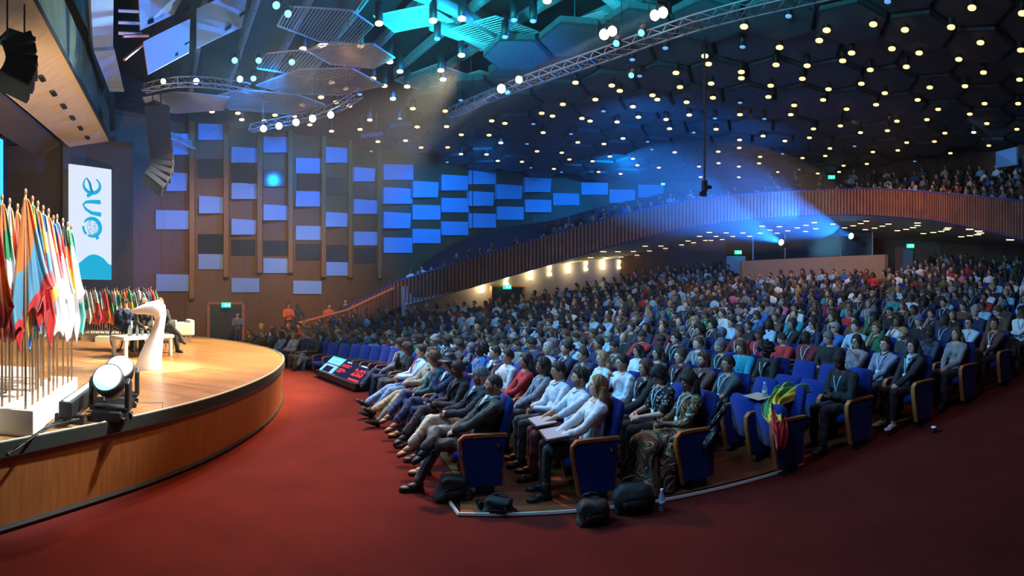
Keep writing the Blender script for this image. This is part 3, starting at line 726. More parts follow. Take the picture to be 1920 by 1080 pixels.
mb = MB(); mb.grid([[(x,y,ST-.1) for x,y in A], [(x,y,.0) for x,y in offs(SE, -.03)], [(x,y,-.25) for x,y in offs(SE, -.03)]]); mb.build('stage_front', 'stage_veneer', kind='structure')
mb = MB(); mb.tube([(x,y,.03) for x,y in offs(SE, -.02)], .025, 6); mb.build('trim_stage_foot', 'black', kind='structure')
mb = MB()
for a, b, c, d in ((245,755,306,770),): mb.tube([at(245,756,ST)+Vector((0,0,.002)), at(306,755,ST)+Vector((0,0,.002)), at(304,768,ST)+Vector((0,0,.002))], .004, 4)
mb.tube([at(137,683,ST), at(226,658,ST)], .004, 4); mb.tube([at(150,656,ST), at(236,657,ST)], .004, 4); mb.build('trim_stage_trapdoor', 'black', kind='structure')

# ---------------------------------------------------------------- outer walls
CEIL = 10.2
WL = [(-22.5,6.0),(-15.2,14.0),(-14.1,17.6),(-7.4,24.9),(-2,30.2),(1.4,32.2),(10.4,32.6),(17,28.3),(19.8,23),(21.6,17.8),(22.2,12),(22.4,4),(20,-6)]
def wall(name, pts, z0, z1, m, n=1):
    mb = MB(); P = [Vector((x, y, 0)) for x, y in pts]
    mb.grid([[(p.x, p.y, z0) for p in P], [(p.x, p.y, z1) for p in P]]); return mb.build(name, m, kind='structure')
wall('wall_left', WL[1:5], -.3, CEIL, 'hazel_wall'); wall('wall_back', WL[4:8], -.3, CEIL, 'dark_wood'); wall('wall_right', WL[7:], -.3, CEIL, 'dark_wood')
mb = MB(); mb.box((2, 12, CEIL+1.6), (60, 60, .1)); mb.build('ceiling', 'void', kind='structure')
mb = MB(); mb.grid([[(p[0]*1.0, p[1], CEIL-.05) for p in WL], [(p[0]*1.0, p[1], CEIL+1.7) for p in WL]]); mb.build('trim_ceiling_edge', 'void', kind='structure')
# a point of the side wall seen at u, v
def on_wall(u, v, inset=0.0, W=WL):
    t = (u-960)/CF; d = Vector((sin(t), cos(t))); best = None
    for (x1, y1), (x2, y2) in zip(W[:-1], W[1:]):
        e = Vector((x2-x1, y2-y1)); den = d.x*e.y-d.y*e.x
        if abs(den) < 1e-9: continue
        r = (x1*e.y-y1*e.x)/den; q = (x1*d.y-y1*d.x)/den
        if r > 0 and -1e-6 <= q <= 1+1e-6 and (best is None or r > best[0]): best = (r, e.normalized())
    r, e = best; r -= inset
    return Vector((r*d.x, r*d.y, CZ+(CH-v)*r/CF)), e, r
PANELS = [(372,232,424,262,2),(315,250,357,290,0),(434,275,485,305,1),(494,256,541,286,2),(302,322,352,358,1),(373,367,422,400,1),(434,343,485,373,2),(292,394,358,430,0),(555,296,603,325,0),(611,275,656,305,1),
 (664,313,704,340,3),(555,358,603,387,2),(494,383,541,413,1),(434,410,481,440,1),(555,423,603,450,0),(611,397,653,425,3),(664,373,709,401,1),(664,434,709,460,0),(372,476,424,505,0),(293,514,358,546,0),(494,484,543,512,0),
 (611,491,657,517,0),(434,521,486,548,0),(550,526,603,551,0),(720,308,775,337,0),(720,351,775,382,1),(720,397,771,428,1),(720,445,773,474,0),(775,339,823,370,3),(774,384,826,412,0),(774,429,826,456,0),(828,327,879,357,1),
 (828,371,879,398,0),(828,415,878,441,0),(880,319,930,345,0),(880,358,927,386,1),(880,400,930,427,0),(932,345,980,373,1),(932,387,982,412,0),(985,332,1034,360,1),(985,374,1034,398,0),(1037,362,1086,385,0),(1090,342,1140,365,0),(1143,355,1191,380,0),(1197,346,1244,370,0)]
for i, (u0, v0, u1, v1, k) in enumerate(PANELS):
    # outer face corners stand proud of the wall by different amounts so the board tilts
    dep = {0: (.10,.10,.16,.16), 1: (.34,.10,.34,.10), 2: (.30,.14,.10,.06), 3: (.38,.14,.38,.14)}[k]
    c = [(u0,v1,dep[0]), (u1-2*(k != 0),v1,dep[1]), (u1,v0+(3 if k in (1,3) else 1),dep[3]), (u0,v0,dep[2])]
    F = [on_wall(u, v, d)[0] for u, v, d in c]; Bk = []
    for (u, v, d), p in zip(c, F):
        w0, e, r = on_wall(u, v, 0.0); nrm = Vector((-e.y, e.x, 0)); s = -1 if nrm.dot(w0) > 0 else 1
        Bk.append(p-nrm*s*(d+.0))
    mb = MB(); mb.add(F+Bk, [(0,1,2,3),(7,6,5,4),(0,4,5,1),(1,5,6,2),(2,6,7,3),(3,7,4,0)])
    PANEL_OBJ.append((mb.build('acoustic_panel', 'panel_blue_wash', cat='panel', group='acoustic boards on the side wall'), u0, 0 if v0 < 325 else 1 if v0 < 392 else 2 if v0 < 455 else 3))
for tier in range(4):
    row = sorted((q for q in PANEL_OBJ if q[2] == tier), key=lambda q: q[1])
    for i, (o, _, _) in enumerate(row): o['label'] = f"blue-lit acoustic board on the side wall, {ordinal(i+1)} from the left in the {('top','second','third','lowest')[tier]} tier"
# upright ribs between the wall bays
for i, u in enumerate((360, 424, 487, 545, 607, 657, 712)):
    p, e, r = on_wall(u, 400, .0); q, _, _ = on_wall(u, 400, .34)
    vb = (560, 520, 512, 512, 520, 520, 522)[i]; z0 = CZ+(CH-vb)*r/CF
    mb = MB(); d = (q-p); mb.prism([p-e.to_3d()*.16+Vector((0,0,z0-p.z)), p+e.to_3d()*.16+Vector((0,0,z0-p.z)), q+e.to_3d()*.12+Vector((0,0,z0-q.z)), q-e.to_3d()*.12+Vector((0,0,z0-q.z))], (0,0,CEIL-z0))
    mb.build(f'trim_{i+1}', 'pillar', kind='structure')
wn = 1
for u0, v0, u1, v1 in ((372,299,418,333),(434,307,478,345),(494,320,537,350),(558,327,600,358),(611,335,651,365),(664,342,705,375),(372,440,418,475),(434,450,478,478),(494,452,540,478),(555,458,600,487),(611,460,652,490),(664,465,704,492)):  # the lower row are dark wall recesses, drawn as dark glass panes
    F = [on_wall(u, v, .05)[0] for u, v in ((u0,v1),(u1,v1),(u1,v0),(u0,v0))]; o_ = F[0]*0
    mb = MB(); e = (F[1]-F[0]).normalized(); nrm = Vector((e.y,-e.x,0)); nrm = nrm if nrm.dot(F[0]) < 0 else -nrm
    mb.prism(F, nrm*.03); w_ = mb.build(f'window_{wn}', 'glass_dark', kind='structure'); wn += 1
    mb = MB(); mb.tube(F+[F[0]], .03, 4); mb.build('window_frame', 'dark_wood', w_)
# far exit door and its frame
def wall_door(name, u0, u1, vt, z0, m='black', inset=.04):
    p, e, r = on_wall(u0, vt, inset); q, _, r2 = on_wall(u1, vt, inset); zt = p.z; q.z = zt
    mb = MB(); a = Vector((p.x,p.y,z0)); b = Vector((q.x,q.y,z0)); n_ = Vector((-(b-a).y,(b-a).x,0)).normalized(); n_ = n_ if n_.dot(a) < 0 else -n_
    mb.prism([a, b, Vector((q.x,q.y,zt)), Vector((p.x,p.y,zt))], n_*.04); d = mb.build(name, m, kind='structure')
    mb = MB()
    for s, t in ((a, Vector((a.x,a.y,zt))), (b, Vector((b.x,b.y,zt))), (Vector((a.x,a.y,zt)), Vector((b.x,b.y,zt)))): mb.tube([s+n_*.05, t+n_*.05], .09, 4)
    mb.build('door_frame', 'oak', d)
    mb = MB(); c = (a+b)/2
    for k in (-.12, .12): mb.tube([c+(b-a).normalized()*k+n_*.09+Vector((0,0,.5)), c+(b-a).normalized()*k+n_*.09+Vector((0,0,zt-z0-.4))], .018, 6)
    mb.build('door_handle', 'steel', d)
    return c, n_, zt, (b-a).normalized()
DOORS = [wall_door('door_1', 390, 455, 570, -.28)]
# ---------------------------------------------------------------- beige wall under the balcony with its lamps
BW = [(-7.2,19.6),(-4.0,21.4),(-1.4,23.2),(2.0,25.6),(6.6,28.9)]; BT = [1.6,2.65,3.1,3.78,4.4]
BW = [(-4.9,20.9),(-1.4,23.2),(2.0,25.6),(6.6,28.9)]; BT = [2.25,3.1,3.78,4.4]
mb = MB(); mb.grid([[(x,y,-.3) for x,y in BW], [(x,y,z+.25) for (x,y),z in zip(BW,BT)]]); mb.build('wall_beige', 'beige_wall', kind='structure')
KW = [(6.6,28.9),(11.0,27.9),(13.0,27.3),(18.3,22.0),(20.6,16.6),(21.4,11.0),(21.4,3.5)]; KT = [4.4,5.6,5.8,5.6,5.1,4.6,4.0]
mb = MB(); mb.grid([[(x,y,1.2) for x,y in KW], [(x,y,z+.3) for (x,y),z in zip(KW,KT)]]); mb.build('wall_rear_stalls', 'hazel_wall', kind='structure')
# ---------------------------------------------------------------- balcony
BAL = [(735,21.6,531,579),(880,21.3,485,540),(1000,21.5,450,505),(1150,21.5,405,460),(1300,22,373,425),(1420,23,362,410),(1540,23.5,356,402),(1640,22.5,353,404),(1740,20.5,360,412),(1840,17.5,369,430),(1920,15.5,377,450),(2010,13.8,388,478),(2120,12.2,405,520)]
pts = []
for u, r, vt, vb in BAL:
    a = far(u, vt, r); b = far(u, vb, r); pts.append((a.x, a.y, a.z, b.z))
BP = smooth_line(pts, 420)                              # x, y, top z, bottom z
low = smooth_line([far(655,572,22.6).to_tuple()+(far(655,590,22.6).z-.1,), far(700,551,22.1).to_tuple()+(far(700,590,22.1).z,), tuple(BP[0])], 30)
BP = np.vstack([low[:-1], BP])
tB = np.gradient(BP[:,:2], axis=0); tB /= np.linalg.norm(tB, axis=1)[:,None]; nB = np.stack([-tB[:,1], tB[:,0]], 1)
for _ in range(40): nB[1:-1] = .25*nB[:-2]+.5*nB[1:-1]+.25*nB[2:]
nB /= np.linalg.norm(nB, axis=1)[:,None]                # points away from the hall centre
s = np.r_[0, np.cumsum(np.linalg.norm(np.diff(BP[:,:2], axis=0), axis=1))]
mb = MB(); mb.grid([[(p[0]+n_[0]*.12, p[1]+n_[1]*.12, p[2]-.03) for p, n_ in zip(BP, nB)], [(p[0]+n_[0]*.12, p[1]+n_[1]*.12, p[3]+.03) for p, n_ in zip(BP, nB)]])
bal = mb.build('balcony_front', 'slat_gap', kind='structure')
mb = MB(); q = 0
while q < s[-1]:
    x, y, zt, zb = (np.interp(q, s, BP[:,c]) for c in range(4)); nx, ny = (np.interp(q, s, nB[:,c]) for c in range(2)); a = math.atan2(ny, nx)
    M = Matrix.Translation((x+nx*.06, y+ny*.06, (zt+zb)/2)) @ Matrix.Rotation(a, 4, 'Z'); mb.box((0,0,0), (.10,.105,zt-zb-.04), M); q += .165
mb.build('slat', 'slat', bal)
for nm, c, dz, rr in (('handrail', 2, .0, .045), ('lower_edge', 3, .0, .03)):
    mb = MB(); mb.tube([(p[0]+n_[0]*.05, p[1]+n_[1]*.05, p[c]+dz) for p, n_ in zip(BP, nB)], rr, 6); mb.build(nm, 'blue_rail', bal)
# soffit from the lower edge back to the walls under it
WT = np.array([(x, y, z) for (x, y), z in zip(BW, BT)]+[(x, y, z) for (x, y), z in zip(KW[1:], KT[1:])])
WTs = smooth_line(WT, 60); aW = np.arctan2(WTs[:,0], WTs[:,1]); aB = np.arctan2(BP[:,0], BP[:,1]); mb = MB(); rows = [[], []]
us = np.linspace(max(aW[0], aB[0])+.0, 1.33, 160)
rows = [[tuple(np.interp(a, aB, BP[:,c]) for c in (0,1,3)) for a in us], [tuple(np.interp(a, aW, WTs[:,c]) for c in range(3)) for a in us]]
mid = [tuple((np.array(p)*(1-f)+np.array(q)*f)+np.array((0,0,.0))) for p, q in zip(*rows) for f in (.5,)]
mb.grid([rows[0], mid, rows[1]]); mb.build('balcony_soffit', 'soffit', kind='structure', smooth=True)
def soffit_pt(u, v):
    a = (u-960)/CF; p = np.array([np.interp(a, aB, BP[:,c]) for c in (0,1,3)]); q = np.array([np.interp(a, aW, WTs[:,c]) for c in range(3)])
    best = min(((abs(CH-CF*((p*(1-f)+q*f)[2]-CZ)/math.hypot(*(p*(1-f)+q*f)[:2])-v), f) for f in np.linspace(0, 1, 60)))
    return Vector(p*(1-best[1])+q*best[1])
# balcony deck rising behind the front
rows = []
for k, (d, h) in enumerate(((.15,-.95),(1.1,-.95),(2.0,-.60),(3.0,-.2),(4.2,.25),(5.4,.75),(6.6,1.3),(7.8,1.9))):
    rows.append([(p[0]+n_[0]*d, p[1]+n_[1]*d, p[2]+h) for p, n_ in zip(BP, nB)])
mb = MB(); mb.grid([r[::3] for r in rows]); mb.build('balcony_deck', 'carpet_dark', kind='structure', smooth=True)
# sloping handrail down to the front of the stalls
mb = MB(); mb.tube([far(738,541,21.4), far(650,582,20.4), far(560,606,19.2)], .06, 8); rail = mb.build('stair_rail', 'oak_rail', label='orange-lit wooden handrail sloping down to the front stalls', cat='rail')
mb = MB()
for f in np.linspace(0, 1, 26):
    p = far(738,541,21.4).lerp(far(650,582,20.4), f) if True else 0; mb.cone((p.x,p.y,p.z-.95), p, .02, .02, 5)
mb.build('baluster', 'slat', rail)
# ---------------------------------------------------------------- sound booth at the back of the stalls
cN = [far(1387,490,24.0), far(1665,477,22.6)]
mb = MB(); a, b = cN; fwd = (b-a).normalized(); nb = Vector((-fwd.y, fwd.x, 0)); nb = nb if nb.dot(a) > 0 else -nb
mb.prism([Vector((a.x,a.y,1.6)), Vector((b.x,b.y,1.6)), b, a], nb*.15); mb.prism([Vector((b.x,b.y,1.6)), Vector((b.x,b.y,1.6))+nb*4, b+nb*4, b], -fwd*.15); mb.prism([Vector((a.x,a.y,1.6)), Vector((a.x,a.y,1.6))+nb*4, a+nb*4, a], fwd*.15)
mb.build('wall_booth', 'beige_wood', kind='structure')
W4 = [far(1412,487,27.5), far(1636,478,26.0), far(1636,432,26.0), far(1412,446,27.5)]
W4[2].z = W4[1].z+1.55; W4[3].z = W4[0].z+1.3
mb = MB(); mb.prism(W4, nb*.1); w_ = mb.build('window_20', 'glass_dark', kind='structure')
for f in (0, .28, .74, 1):
    mb = MB(); mb.tube([W4[0].lerp(W4[1], f), W4[3].lerp(W4[2], f)], .05, 4); mb.build('mullion', 'panel_edge', w_)
# light-coloured doorway right of the booth
for nm, u0, u1, vt, vb, r, m in (('door_4',1678,1742,463,520,23.4,'door_red'),('door_5',1693,1712,469,515,23.2,'door_blue'),('door_6',1362,1398,480,512,27.4,'doorway_lit')):
    F = [far(u0,vb,r), far(u1,vb,r), far(u1,vt,r), far(u0,vt,r)]; e = (F[1]-F[0]).normalized(); nn = Vector((-e.y,e.x,0)); nn = nn if nn.dot(F[0]) > 0 else -nn
    mb = MB(); mb.prism(F, nn*.08); mb.build(nm, m, kind='structure')
# door in the beige wall
p0, e, r0 = on_wall(919, 537, .06, BW); p1, _, _ = on_wall(981, 537, .06, BW); p1.z = p0.z = p0.z+.0
nn = Vector((e.y,-e.x,0)); nn = nn if nn.dot(p0) < 0 else -nn
mb = MB(); mb.prism([Vector((p0.x,p0.y,.2)), Vector((p1.x,p1.y,.2)), p1, p0], nn*.06); d3 = mb.build('door_2', 'black', kind='structure')
mb = MB(); mb.tube([Vector((p0.x,p0.y,.2))+nn*.06, p0+nn*.06, p1+nn*.06, Vector((p1.x,p1.y,.2))+nn*.06], .11, 4); mb.build('door_frame', 'oak', d3)
c = (p0+p1)/2; mb = MB()
for k in (-.08,.08): mb.tube([Vector((c.x,c.y,1.0))+e.to_3d()*k+nn*.12, Vector((c.x,c.y,1.7))+e.to_3d()*k+nn*.12], .02, 6)
mb.build('door_handle', 'steel', d3)
mb = MB(); a_ = far(978,566,21.5); b_ = far(1028,550,22.3); mb.prism([a_, b_, b_-Vector((0,0,1)), a_-Vector((0,0,1))], (.1,.15,0)); mb.build('trim_stair_parapet', 'oak', kind='structure')
# ---------------------------------------------------------------- proscenium, banner, screen
def plate(name, pts, th, m, parent=None, **kw):
    a = (pts[1]-pts[0]).cross(pts[2]-pts[1]).normalized(); a = a if a.dot(pts[0]-Vector((0,0,CZ))) > 0 else -a
    mb = MB(); mb.prism(pts, a*th); return mb.build(name, m, parent, **kw)
# header: sloping soffit and its dark face
e0, e1 = Vector((-4.2,.35,8.0)), Vector((-13.62,12.24,8.0)); l0, l1 = Vector((-9.0,2.2,7.9)), Vector((-14.9,11.3,7.9))
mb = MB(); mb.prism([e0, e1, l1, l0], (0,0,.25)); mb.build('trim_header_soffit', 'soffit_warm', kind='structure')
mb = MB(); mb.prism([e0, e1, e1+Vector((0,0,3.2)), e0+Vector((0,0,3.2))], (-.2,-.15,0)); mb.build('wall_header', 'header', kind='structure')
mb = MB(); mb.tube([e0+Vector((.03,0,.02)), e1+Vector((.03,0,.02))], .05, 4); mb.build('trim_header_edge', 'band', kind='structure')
for k in range(9):
    f = .34+k*.075; p = (e0.lerp(e1, f)).lerp(l0.lerp(l1, f), .42); d = (e1-e0).normalized(); a = math.atan2(d.y, d.x)
    mb = MB(); mb.rbox((0,0,0), (.34,.16,.05), .02); mb.mi = 1; mb.box((0,0,-.03), (.26,.09,.02))
    mb.build('recessed_slot', ['black','dark_metal'], loc=p-Vector((0,0,.02)), rz=a, label=f"small dark slot fitting in the pale header soffit, {ordinal(k+1)} from the camera", cat='fitting', group='slots in the header soffit')
# masking behind the header, portal wall and curtain
mb = MB(); mb.prism([Vector((-8.6,1.6,7.8)), Vector((-14.6,10.6,7.8)), Vector((-15.4,10.2,7.4)), Vector((-9.6,1.2,7.4))], (0,0,.12)); mb.build('trim_mask_strip', 'curtain_wall', kind='structure')
plate('wall_portal', [far(118,640,18.6), far(216,640,19.6), far(216,150,19.6), far(118,150,18.6)], .3, 'curtain_wall', kind='structure')
mb = MB(); rows = []
for z in (.8, 8.6):
    rows.append([(-17.0+.0*i+.12*sin(i*1.9), -2+i*.12, z) for i in range(0, 122)])
mb.grid(rows); mb.build('stage_curtain', 'curtain', smooth=True, label='deep blue stage curtain hanging behind the near flags', cat='curtain')
plate('wall_stage_side', [Vector((-17.2,9.5,.8)), Vector((-13.4,13.3,.8)), Vector((-13.4,13.3,8.2)), Vector((-17.2,9.5,8.2))], .2, 'curtain_wall', kind='structure')
# banner with the rotated lettering, all flat graphics on one board
B0, B1 = far(130,523,17.6), far(209,523,18.4); ex = (B1-B0); ex.z = 0; Wd = ex.length; ex.normalize(); Hh = (523-312)*18.0/CF; bn = Vector((ex.y,-ex.x,0)); bn = bn if bn.dot(B0) < 0 else -bn
BM = Matrix((( ex.x,0,bn.x,B0.x),(ex.y,0,bn.y,B0.y),(0,1,0,B0.z),(0,0,0,1)))          # local x across, y up, z towards the hall
mb = MB(); mb.box((Wd/2,Hh/2,-.04), (Wd,Hh,.08), BM); ban = mb.build('banner', 'banner_white', label='tall white projected banner with turquoise sideways lettering beside the stage portal', cat='banner')
def strip(pts, wd, z=.006, m='banner_cyan', nm='lettering', arc=None):
    mb = MB(); n = len(pts); L_, R_ = [], []
    for i, p in enumerate(pts):
        a, b = Vector(pts[max(i-1,0)]), Vector(pts[min(i+1,n-1)]); d = (b-a).normalized(); w_ = wd[i] if isinstance(wd, (list,tuple)) else wd
        L_.append((p[0]-d.y*w_/2, p[1]+d.x*w_/2, z)); R_.append((p[0]+d.y*w_/2, p[1]-d.x*w_/2, z))
    mb.grid([L_, R_], BM); mb.build(nm, m, ban)
sx, sy = Wd/358., Hh/950.                     # banner pixels in the enlarged photograph
q = lambda x, y: Vector(((x-45)*sx, (998-y)*sy))
circ = lambda cx, cy, rx, ry, a0, a1, n=30: [q(cx+rx*cos(rad(a0+(a1-a0)*i/n)), cy+ry*sin(rad(a0+(a1-a0)*i/n))) for i in range(n+1)]
strip(circ(232,205,70,64,-60,215,34), [.05+.09*sin(PI*i/34) for i in range(35)])
strip([q(240,270),q(222,230),q(215,190),q(190,150),q(165,165)], [.10,.11,.10,.06,.03], .009, 'banner_dark')
strip([q(232,278),q(190,300)], [.10,.14])
strip([q(308,340),q(240,342),q(185,350),q(158,372),q(180,410),q(230,438),q(312,446)], [.17,.14,.11,.08,.10,.13,.17])
strip(circ(232,560,72,76,-150,120,34), [.06+.10*sin(PI*i/34) for i in range(35)]); strip(circ(232,560,72,76,130,185,12), .10, .007); strip([q(262,620),q(285,655)], [.08,.16])
strip(circ(237,558,44,62,0,360,30), .02, .008)
text_mesh('lettering', 'YOUNG\nWORLD', .19, 'banner_cyan', ban, BM @ Matrix.Translation((q(237,558).x, q(237,558).y, .012)) @ Matrix.Rotation(PI/2, 4, 'Z'))
mb = MB(); pts = [q(45+358*i/30, 880-40*sin(i*.22-1.1)-100*sstep(.2,.75,i/30)+(60*sstep(.78,1.0,i/30))) for i in range(31)]
mb.grid([[(p.x,p.y,.004) for p in pts], [(p.x,0,.004) for p in pts]], BM); mb.build('wave_graphic', 'banner_cyan', ban)
mb = MB(); pts = [q(45+358*i/30, 905-20*sin(i*.2)) for i in range(31)]; 
SA, SB_ = far(6,380,14.0), far(-110,380,11.5); SA.z = SB_.z = 3.6
plate('stage_screen', [SB_, SA, SA+Vector((0,0,3.05)), SB_+Vector((0,0,3.05))], .1, 'screen_cyan', label='edge of the glowing cyan stage screen at the far left', cat='screen')

# ---------------------------------------------------------------- flags
def flag(base, top_z, cols, ln, wd, seed, face, label, group, lean=0.0, emblem=None, ptip='gold'):
    rnd = random.Random(seed); root = empty('flag', base, 0, label, 'flag', group); H = top_z-base[2]
    mb = MB(); mb.cone((0,0,0), (lean*.3,0,H), .012, .011, 8); mb.ell((lean*.3,0,H+.02), (.016,.016,.035)); mb.build('pole', 'pole_wood', root, True)
    mb = MB(); nb_, na = 46, 36; rows = []; ph = rnd.uniform(0, 6); tw = rnd.uniform(-.3,.3)
    for j in range(nb_+1):
        b = j/nb_; r = []
        spread = wd*(.10+.90*min(1, b*1.25)**.8)*(1-.22*max(0, b-.8)/.2)
        for i in range(na+1):
            a = i/na; fold = (sin(a*PI*5+ph+b*1.2)+.35*sin(a*PI*11+ph*2-b*2))*(.018+.045*b); x = (a-.35)*spread; 
            z = H-.03-b*ln*(1-(.34*a if seed % 2 else .34*(1-a))*b*b-.10*abs(sin(a*PI*2.5+seed))*b)-.02*a
            r.append((x*cos(face)-fold*sin(face)+lean*b*.12, x*sin(face)+fold*cos(face), z))
        rows.append(r)
    mb.grid(rows); me = mb.mesh('cloth', 'flagcloth')
    at_ = me.color_attributes.new('col', 'FLOAT_COLOR', 'CORNER'); buf = []
    for k, f in enumerate(mb.f):
        j, i = divmod(k, na); b = (j+.5)/nb_; a = (i+.5)/na; t = b*1.0+(a-.5)*(.35+rnd_t(seed))+.04*sin(a*9+seed)
        c = cols[min(len(cols)-1, max(0, int(t*len(cols))))]
        if emblem and (abs(a-.5) < .16 and abs(b-.45) < .07): c = emblem
        buf += [*c, 1]*4
    at_.data.foreach_set('color', buf); cl = put('cloth', me, root)
    sd = cl.modifiers.new('th', 'SOLIDIFY'); sd.thickness = .003
    return root
def rnd_t(s): return ((s*37) % 11-5)*.09
O_, W_, R_, G_, T_, B_, N_, Y_, K_, S_, M_ = (.85,.22,.02),(.85,.85,.85),(.72,.03,.02),(.03,.32,.10),(.05,.42,.32),(.05,.22,.50),(.02,.05,.30),(.85,.55,.03),(.02,.02,.02),(.12,.38,.55),(.55,.03,.15)
NEAR = [  # base u,v  top v  colours, length, width, label
 (-14,800,366,(R_,O_,R_),1.5,.30,'scarlet and orange'),(4,762,374,(O_,G_,W_,R_,R_),1.50,.36,'orange, green, white and red'),(18,754,381,(W_,O_,R_,R_,T_),1.45,.34,'white-topped orange'),(33,749,391,(O_,O_,T_,T_),1.5,.34,'orange and sea-green'),
 (48,766,364,(O_,O_,S_,S_,R_),1.42,.44,'orange, steel blue and red'),(61,758,377,(G_,Y_,B_,S_,R_,R_),1.4,.38,'green-tipped amber and red'),(71,752,386,(O_,Y_,B_,R_,Y_,B_),1.45,.36,'amber, blue and red striped'),
 (81,745,394,(B_,W_,W_,W_,W_),1.4,.42,'white with blue top'),(91,740,400,(O_,R_,W_,W_),1.4,.36,'orange and white'),(100,733,412,(B_,R_,W_,W_,W_),1.38,.40,'blue-capped red and white'),(107,728,410,(B_,W_,R_,W_,W_),1.4,.36,'pale blue and white'),
 (118,722,417,(K_,O_,Y_,W_,W_),1.4,.36,'black-tipped orange and yellow'),(127,718,424,(G_,W_,W_,W_),1.3,.36,'green and white'),(134,713,429,(G_,T_,T_,T_),1.42,.30,'bright green'),
 (11,736,400,(W_,R_,T_),1.3,.3,'white, red and sea-green'),(23,731,404,(Y_,W_,W_),1.3,.3,'yellow and white'),(42,742,398,(R_,R_,W_),1.35,.32,'plain red'),(56,735,404,(W_,S_,W_),1.3,.32,'white and sky blue'),(67,730,408,(S_,W_,R_),1.3,.32,'sky blue, white and red'),(77,724,412,(R_,W_,G_),1.3,.32,'red, white and green'),(94,715,418,(M_,W_,W_),1.3,.32,'crimson and white')]
for i, (u, v, vt, cols, ln, wd, nm) in enumerate(NEAR):
    b = at(u, v, 1.05); r = math.hypot(b.x, b.y); b.z = 1.05
    flag(tuple(b), CZ+(CH-vt)*r/CF, cols, ln, wd*.92, i+3, 1.02-.02*i, f"{nm} flag in the near group, {ordinal(i+1)+' of the front line' if i < 14 else ordinal(i-13)+' of the back line'}", 'near flags on the white plinth', emblem=K_ if nm.startswith('white with') else None)
# white plinth boxes under the near flags
c0 = at(62,821,ST); c1 = Vector((-5.15,4.15,ST)); d = (c1-c0).normalized(); sd = Vector((-d.y, d.x, 0)); sd = sd if sd.x < 0 else -sd
for k, (o_, ln, wd, hh) in enumerate(((0,1.9,.38,.245),(-.14,1.9,.42,.245))):
    a = c0+sd*(.0 if k == 0 else .385)+d*o_; P4 = [a, a+d*ln, a+d*ln+sd*wd, a+sd*wd]
    mb = MB(); mb.prism([p+Vector((0,0,.001)) for p in P4], (0,0,hh)); bevel(mb.build('plinth', 'white_plinth', label=('cream-white plinth box at the stage edge under the nearest flags','second white plinth box behind the one at the stage edge')[k], cat='plinth'), .006)
mb = MB(); a = c0+sd*.81; mb.prism([a, a+d*2.6, a+d*2.6+sd*1.7, a+sd*1.7], (0,0,.24)); mb.build('plinth', 'white_plinth', label='wide white plinth slab carrying the back flags at the far left', cat='plinth')
# far flags
FC = [(W_,S_,W_),(B_,R_,B_),(B_,W_,R_),(G_,B_,W_),(W_,B_,W_),(R_,O_,R_),(G_,Y_,R_),(B_,R_,R_),(W_,R_,M_),(R_,W_,R_),(K_,G_,R_),(Y_,O_,Y_),(O_,Y_,R_),(T_,W_,W_),(W_,W_,R_),(B_,W_,B_),(R_,R_,O_),(O_,R_,R_),(G_,W_,R_),(R_,W_,B_)]
FN = ['white and sky blue','blue and red','blue, white and red','green and blue','white and blue','red and orange','green, yellow and red','blue over red','white and crimson','red and white','black, green and red','yellow and orange','orange and yellow','teal and white','white with red','blue and white','deep red','orange-red','green, white and red','red, white and blue']
for i in range(30):
    u = 160+i*4.55; b = at(u, 624-(i % 2)*5, ST+.22); r = 14.3-.02*i+(i % 2)*.5; b = far(u, 600, r); b.z = ST+.2
    flag(tuple(b), CZ+(CH-(541+((i*7) % 9)))*r/CF, FC[(i*7) % 20], 1.05, .42, i+40, .2, f"{FN[(i*7) % 20]} flag in the far row on stage, {ordinal(i+1)} from its left end", 'far row of flags on stage')
a, b = far(152,630,14.3), far(300,630,13.9); a.z = b.z = ST
mb = MB(); dd = (b-a).normalized(); nn = Vector((-dd.y,dd.x,0)); mb.prism([a,b,b+nn*.9,a+nn*.9], (0,0,.2)); mb.build('plinth', 'white_plinth', label='long low white plinth under the far row of flags', cat='plinth')
a, b = far(178,636,13.6), far(244,636,13.5); a.z = b.z = ST; mb = MB(); mb.prism([a,b,b+nn*.5,a+nn*.5], (0,0,.14)); mb.build('step', 'white_plinth', label='white step in front of the far flag plinth', cat='step')

# ---------------------------------------------------------------- lectern: twisted white ribbon
L0 = at(285,690,ST); lr = Vector((cos((285-960)/CF), -sin((285-960)/CF), 0)).normalized(); ld = Vector((-lr.y, lr.x, 0))    # lr to the right in view, ld away
pxm = L0.to_2d().length/CF
def lp(u, v, dep): p = L0+lr*((u-285)*pxm)+ld*dep; return Vector((p.x, p.y, ST+(690-v)*pxm))
prof = [((252,690),(302,690)),((262,665),(303,668)),((272,645),(304,648)),((281,628),(306,625)),((288,612),(309,603)),((291,598),(311,586)),((288,590),(309,572)),((275,588),(300,562)),((258,588),(278,567)),((244,583),(262,574))]
mb = MB(); fr, bk = [], []
for i, (a, b) in enumerate(prof):
    w_ = .24+.10*(i > 5)+.04*i/9; fr.append([lp(a[0]+(b[0]-a[0])*k/6, a[1]+(b[1]-a[1])*k/6, -w_+.05*sin(PI*k/6)*-1) for k in range(7)]); bk.append([lp(a[0]+(b[0]-a[0])*k/6, a[1]+(b[1]-a[1])*k/6, w_) for k in range(7)])
mb.grid([f+g[::-1] for f, g in zip(fr, bk)], close=True); mb.f += [tuple(range(13,-1,-1)), tuple(range(9*14, 10*14))]; mb.m += [0,0]
lec = mb.build('lectern', 'white', smooth=True, label='tall white sculptural lectern with a swept neck on the stage', cat='lectern'); bevel(lec, .012)
